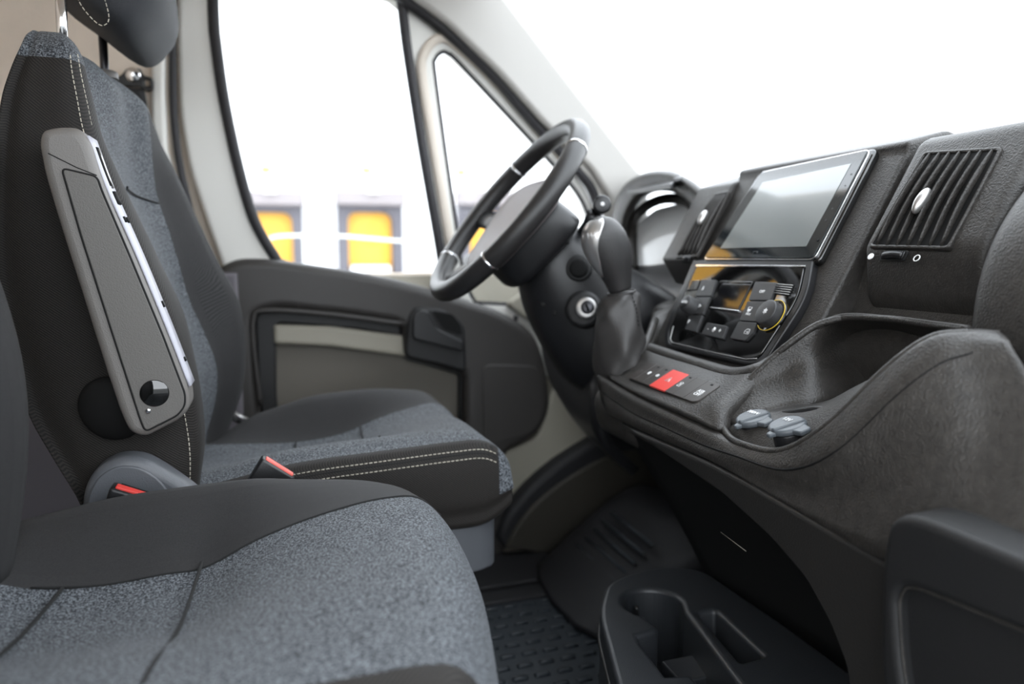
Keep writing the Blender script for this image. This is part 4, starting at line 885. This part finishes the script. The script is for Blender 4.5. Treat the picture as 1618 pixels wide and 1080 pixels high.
# ------------------------------------------------------------------ gear shifter
GY = 1.10
gs = empty('gear_shifter', PY(975, 590, GY), 'gear lever with leather knob, silver shift pattern plate and soft leather boot', 'gear lever')
def ring(cx, cy, wx, wy, rot=0, n=10, Yc=GY, dz=0):
    """elliptic ring centred at a point; wx across the lever, wy in depth"""
    c = PY(cx, cy, Yc); r = []
    a = V((math.cos(rot), 0, math.sin(rot)))
    for k in range(n):
        t = 2*math.pi*k/n; r.append(c+a*wx*math.cos(t)+V((0, 1, 0))*wy*math.sin(t))
    return r
rt = R_(17)
kb = loft('knob', [ring(980, 458, .019, .019, rt), ring(976, 440, .024, .022, rt), ring(968, 412, .0345, .028, rt), ring(958, 385, .0385, .030, rt), ring(950, 364, .034, .028, rt), ring(947, 350, .022, .02, rt), ring(946, 343, .008, .008, rt)], 5, 5, 'leather', gs)
def knobface(pts, lift):
    return pts
# silver plate: a shell over the knob's rearward, camera-facing side
rows = []
for (cx, cy, wx, wy), (t0, t1) in zip([(972, 430, .0270, .024), (966, 408, .0358, .0292), (958, 385, .0402, .0312), (951, 365, .0358, .0292), (947.5, 352, .0258, .0218), (946.5, 345, .014, .012)],
                                      [(184, 196), (172, 216), (165, 228), (155, 246), (150, 264), (145, 275)]):
    c = PY(cx, cy, GY); a = V((math.cos(rt), 0, math.sin(rt)))
    rows.append([c+a*wx*math.cos(R_(t0+(t1-t0)*k/4))+V((0, 1, 0))*wy*math.sin(R_(t0+(t1-t0)*k/4)) for k in range(5)])
sp_ = patch('pattern_plate', rows, 4, 'satin', kb, th=.0015, off=0); sp_['label'] = 'silver plate with the shift pattern'
bm = bmesh.new()
c0 = rows[3][3]; uu = (rows[3][4]-rows[3][2]).normalized(); vv = (rows[4][3]-rows[2][3]).normalized(); nrm = uu.cross(vv); nrm = nrm if nrm.dot(CAM-c0) > 0 else -nrm
KF = Fr(c0+nrm*.0016, uu, vv)
strokes('shift_pattern', KF, [[(-.008, -.004), (-.008, .006)], [(-.002, -.005), (-.002, .005)], [(.004, -.006), (.004, .004)], [(-.008, .001), (.004, -.001)]], .0004, 'white', kb, -.0004)
bt_ = [ring(982, 462, .023, .023, R_(10)), ring(980, 470, .031, .029, R_(8)), ring(978, 488, .036, .036, R_(5)), ring(978, 515, .040, .044, 0), ring(977, 545, .040, .052, R_(12)), ring(974, 572, .036, .055, R_(25)), ring(974, 590, .030, .05, R_(30))]
for j, s in enumerate(bt_):
    c = sum(s, V())/len(s)
    for k, p in enumerate(s): s[k] = c+(p-c)*(1+.10*math.sin(j*2.1+k*2.7)*(1 if 0 < j < 6 else 0))
bo = loft('boot', bt_, 5, 5, 'boot', gs)
stitches('boot_seam', spl([p[8]+V((.001, -.002, 0)) for p in bt_[:4]], 6), bo, m='seam', r=.0009)
tube('boot_collar', spl(bt_[0], 3, True), .002, 'boot', bo, closed=True)
tube('boot_frame', spl([PX(x, y, v) for x, y, v in [(948, 592, .545), (953, 604, .53), (966, 606, .525), (985, 596, .535), (1002, 572, .56), (1020, 545, .59), (1035, 505, .64)]], 5), .007, 'dash', bo)
# console flank by the shifter
patch('console_flank', [[PX(1035, 500, .66), PX(1060, 490, .68), PX(1085, 470, .70)], [PX(1022, 540, .605), PX(1040, 535, .64), PX(1062, 530, .67)], [PX(1010, 566, .575), PX(1024, 556, .62), PX(1050, 556, .66)]], 4, 'dash', dash, th=.01)
prism_y('shifter_base', [(.95, .48), (.95, .68), (.70, .70), (.62, .66), (.54, .60), (.52, .57), (.53, .52), (.60, .48)], 1.02, 1.16, 'dash', dash, .02)
prism_y('shelf_pad', [(.95, .60), (.95, .715), (.70, .735), (.66, .72), (.67, .62)], 1.13, 1.24, 'dash', dash, .02)

# clip on top of the dash
o = empty('document_clip', PX(1040, 275, .95), 'flat dark document clip on top of the dashboard behind the instrument hood', 'clip')
CL = Fr(PX(1030, 285, .92), (0, -1, 0), (.9, 0, .25))
plate('clip_plate', CL, rc(CL.L([(988, 283), (1000, 275), (1072, 266), (1078, 280), (1060, 290), (990, 300)]), .008), th=.012, bev=.003, m='black', parent=o)
plate('clip_pad', CL, rc(CL.L([(1060, 268), (1074, 267), (1077, 280), (1064, 282)], .006), .004), th=.01, bev=.002, h=.006, m='darkmetal', parent=o)

# ================================================================== FLOOR LEVEL
# rubber mat with raised studs
rm = empty('floor_mat', (.45, 1.25, 0), 'dark rubber floor mat with raised oval studs between the seats and the dashboard', 'floor mat')
FL = Fr((0, 0, 0), (1, 0, 0), (0, 1, 0))
plate('mat_base', FL, rc([(.10, .35), (.72, .35), (.72, 1.60), (.33, 1.60), (.33, 1.0), (.10, 1.0)], .05), th=.014, bev=.004, h=.012, m='mat', parent=rm)
plate('mat_edge', FL, rc([(.33, 1.54), (.74, 1.54), (.74, 1.60), (.33, 1.60)], .01), th=.012, bev=.005, h=.02, m='rubber', parent=rm)
bm = bmesh.new()
for i in range(14):
    for j in range(30):
        x = .12+i*.046+(j % 2)*.023; y = .40+j*.040
        if x > .70 or (x < .34 and y > .98) or y > 1.52: continue
        d = .015; tube_bm(bm, [V((x-d, y, .0125)), V((x-d*.5, y, .014)), V((x+d*.5, y, .014)), V((x+d, y, .0125))], .0065, seg=6, flat=.5, up=(0, 0, 1))
me = bpy.data.meshes.new('studs'); bm.to_mesh(me); bm.free(); o = link('mat_studs', me, 'mat', rm); o['kind'] = 'stuff'
fm = plate('heel_mat', FL, rc([(.34, 1.62), (.66, 1.62), (.68, 1.80), (.40, 1.82)], .03), th=.02, bev=.006, h=.02, m='rubber'); tag(fm, 'worn black heel mat on the floor beside the door sill', 'floor mat')
fr0 = empty('footrest', (.8, 1.6, 0), 'dark ridged footrest block sloping up from the floor below the dashboard', 'footrest')
loft('footrest_block', [[V(p) for p in ((.62, 1.30, .02), (.62, 1.70, .02), (.90, 1.72, .02), (.98, 1.30, .02))], [V(p) for p in ((.66, 1.32, .06), (.66, 1.68, .06), (.90, 1.70, .14), (.97, 1.32, .14))], [V(p) for p in ((.74, 1.34, .12), (.74, 1.66, .12), (.90, 1.68, .20), (.96, 1.34, .20))], [V(p) for p in ((.80, 1.36, .15), (.80, 1.64, .15), (.90, 1.66, .22), (.95, 1.36, .22))]], 4, 4, 'rubber', fr0)
for k in range(5):
    tube('grip_rib', [V((.70+k*.022, 1.40, .095+k*.019)), V((.70+k*.022, 1.62, .095+k*.019))], .004, 'mat', fr0)

# ------------------------------------------------------------------ cup holder console
cz = .30
CT = Fr((0, 0, cz), (1, 0, 0), (0, 1, 0))
ch = empty('cup_holder_console', (.6, .9, 0), 'black floor console with round cup holder and narrow oblong tray', 'cup holder')
outl = rc(CT.L([(958, 920), (1000, 902), (1050, 893), (1110, 898), (1240, 985), (1480, 1160), (1480, 1330), (1060, 1330), (985, 1120), (945, 965)]), [.05, .03, .02, .05, .02, .02, .02, .02, .1, .04])
cc = V(CT.loc(1031, 951)); rx = .0445
circ = [(cc.x+rx*math.cos(k*math.pi/16), cc.y+rx*math.sin(k*math.pi/16)) for k in range(32)]
ps = math.atan2(CT.loc(1083, 950)[1]-cc.y, CT.loc(1083, 950)[0]-cc.x); pe = math.atan2(CT.loc(1015, 978)[1]-cc.y, CT.loc(1015, 978)[0]-cc.x)
if pe < ps: pe += 2*math.pi
union = [(cc.x+rx*math.cos(ps+(pe-ps)*k/26), cc.y+rx*math.sin(ps+(pe-ps)*k/26)) for k in range(27)]
union += [tuple(p) for p in CT.L([(1040, 990), (1034, 996), (1008, 1003), (1012, 1014), (1052, 1066), (1092, 1064), (1108, 1082), (1180, 1200), (1250, 1190), (1170, 1082), (1082, 965)])]
tray = rc(CT.L([(1103, 967), (1130, 963), (1207, 1035), (1170, 1045)]), .006)
top = plate('console_body', CT, outl, [union, tray], .27, .008, 0, 'cupp', ch, seg=4)
for l, nme, d, k in ((union, 'cup_well', .12, .97), (tray, 'tray_well', .05, .9)):
    bm = bmesh.new(); a = [bm.verts.new(CT.pt(p[0], p[1], -.006)) for p in l]; cq = sum((V(p) for p in l), V((0, 0)))/len(l)
    b = [bm.verts.new(CT.pt(cq.x+(p[0]-cq.x)*k, cq.y+(p[1]-cq.y)*k, -d)) for p in l]
    for i in range(len(l)): bm.faces.new((a[i], b[i], b[(i+1) % len(l)], a[(i+1) % len(l)]))
    bm.faces.new(b); bmesh.ops.recalc_face_normals(bm, faces=bm.faces); bmesh.ops.reverse_faces(bm, faces=bm.faces)
    me = bpy.data.meshes.new(nme); bm.to_mesh(me); bm.free(); link(nme, me, 'cupp', ch, smooth=False)
lp = CT.loc(1080, 1050, -.05); plate('inner_ledge', CT, rc([(lp[0]-.025, lp[1]-.035), (lp[0]+.03, lp[1]-.035), (lp[0]+.03, lp[1]+.02), (lp[0]-.025, lp[1]+.02)], .006), th=.06, bev=.003, h=-.05, m='cupp', parent=ch)
tube('cup_rib', [CT.px(1006, 960, -.02), CT.px(1006, 985, -.08)], .004, 'black', ch)
tube('side_bead', [CT.pt(p[0], p[1], -.035) for p in outl], .003, 'dash', ch, closed=True)
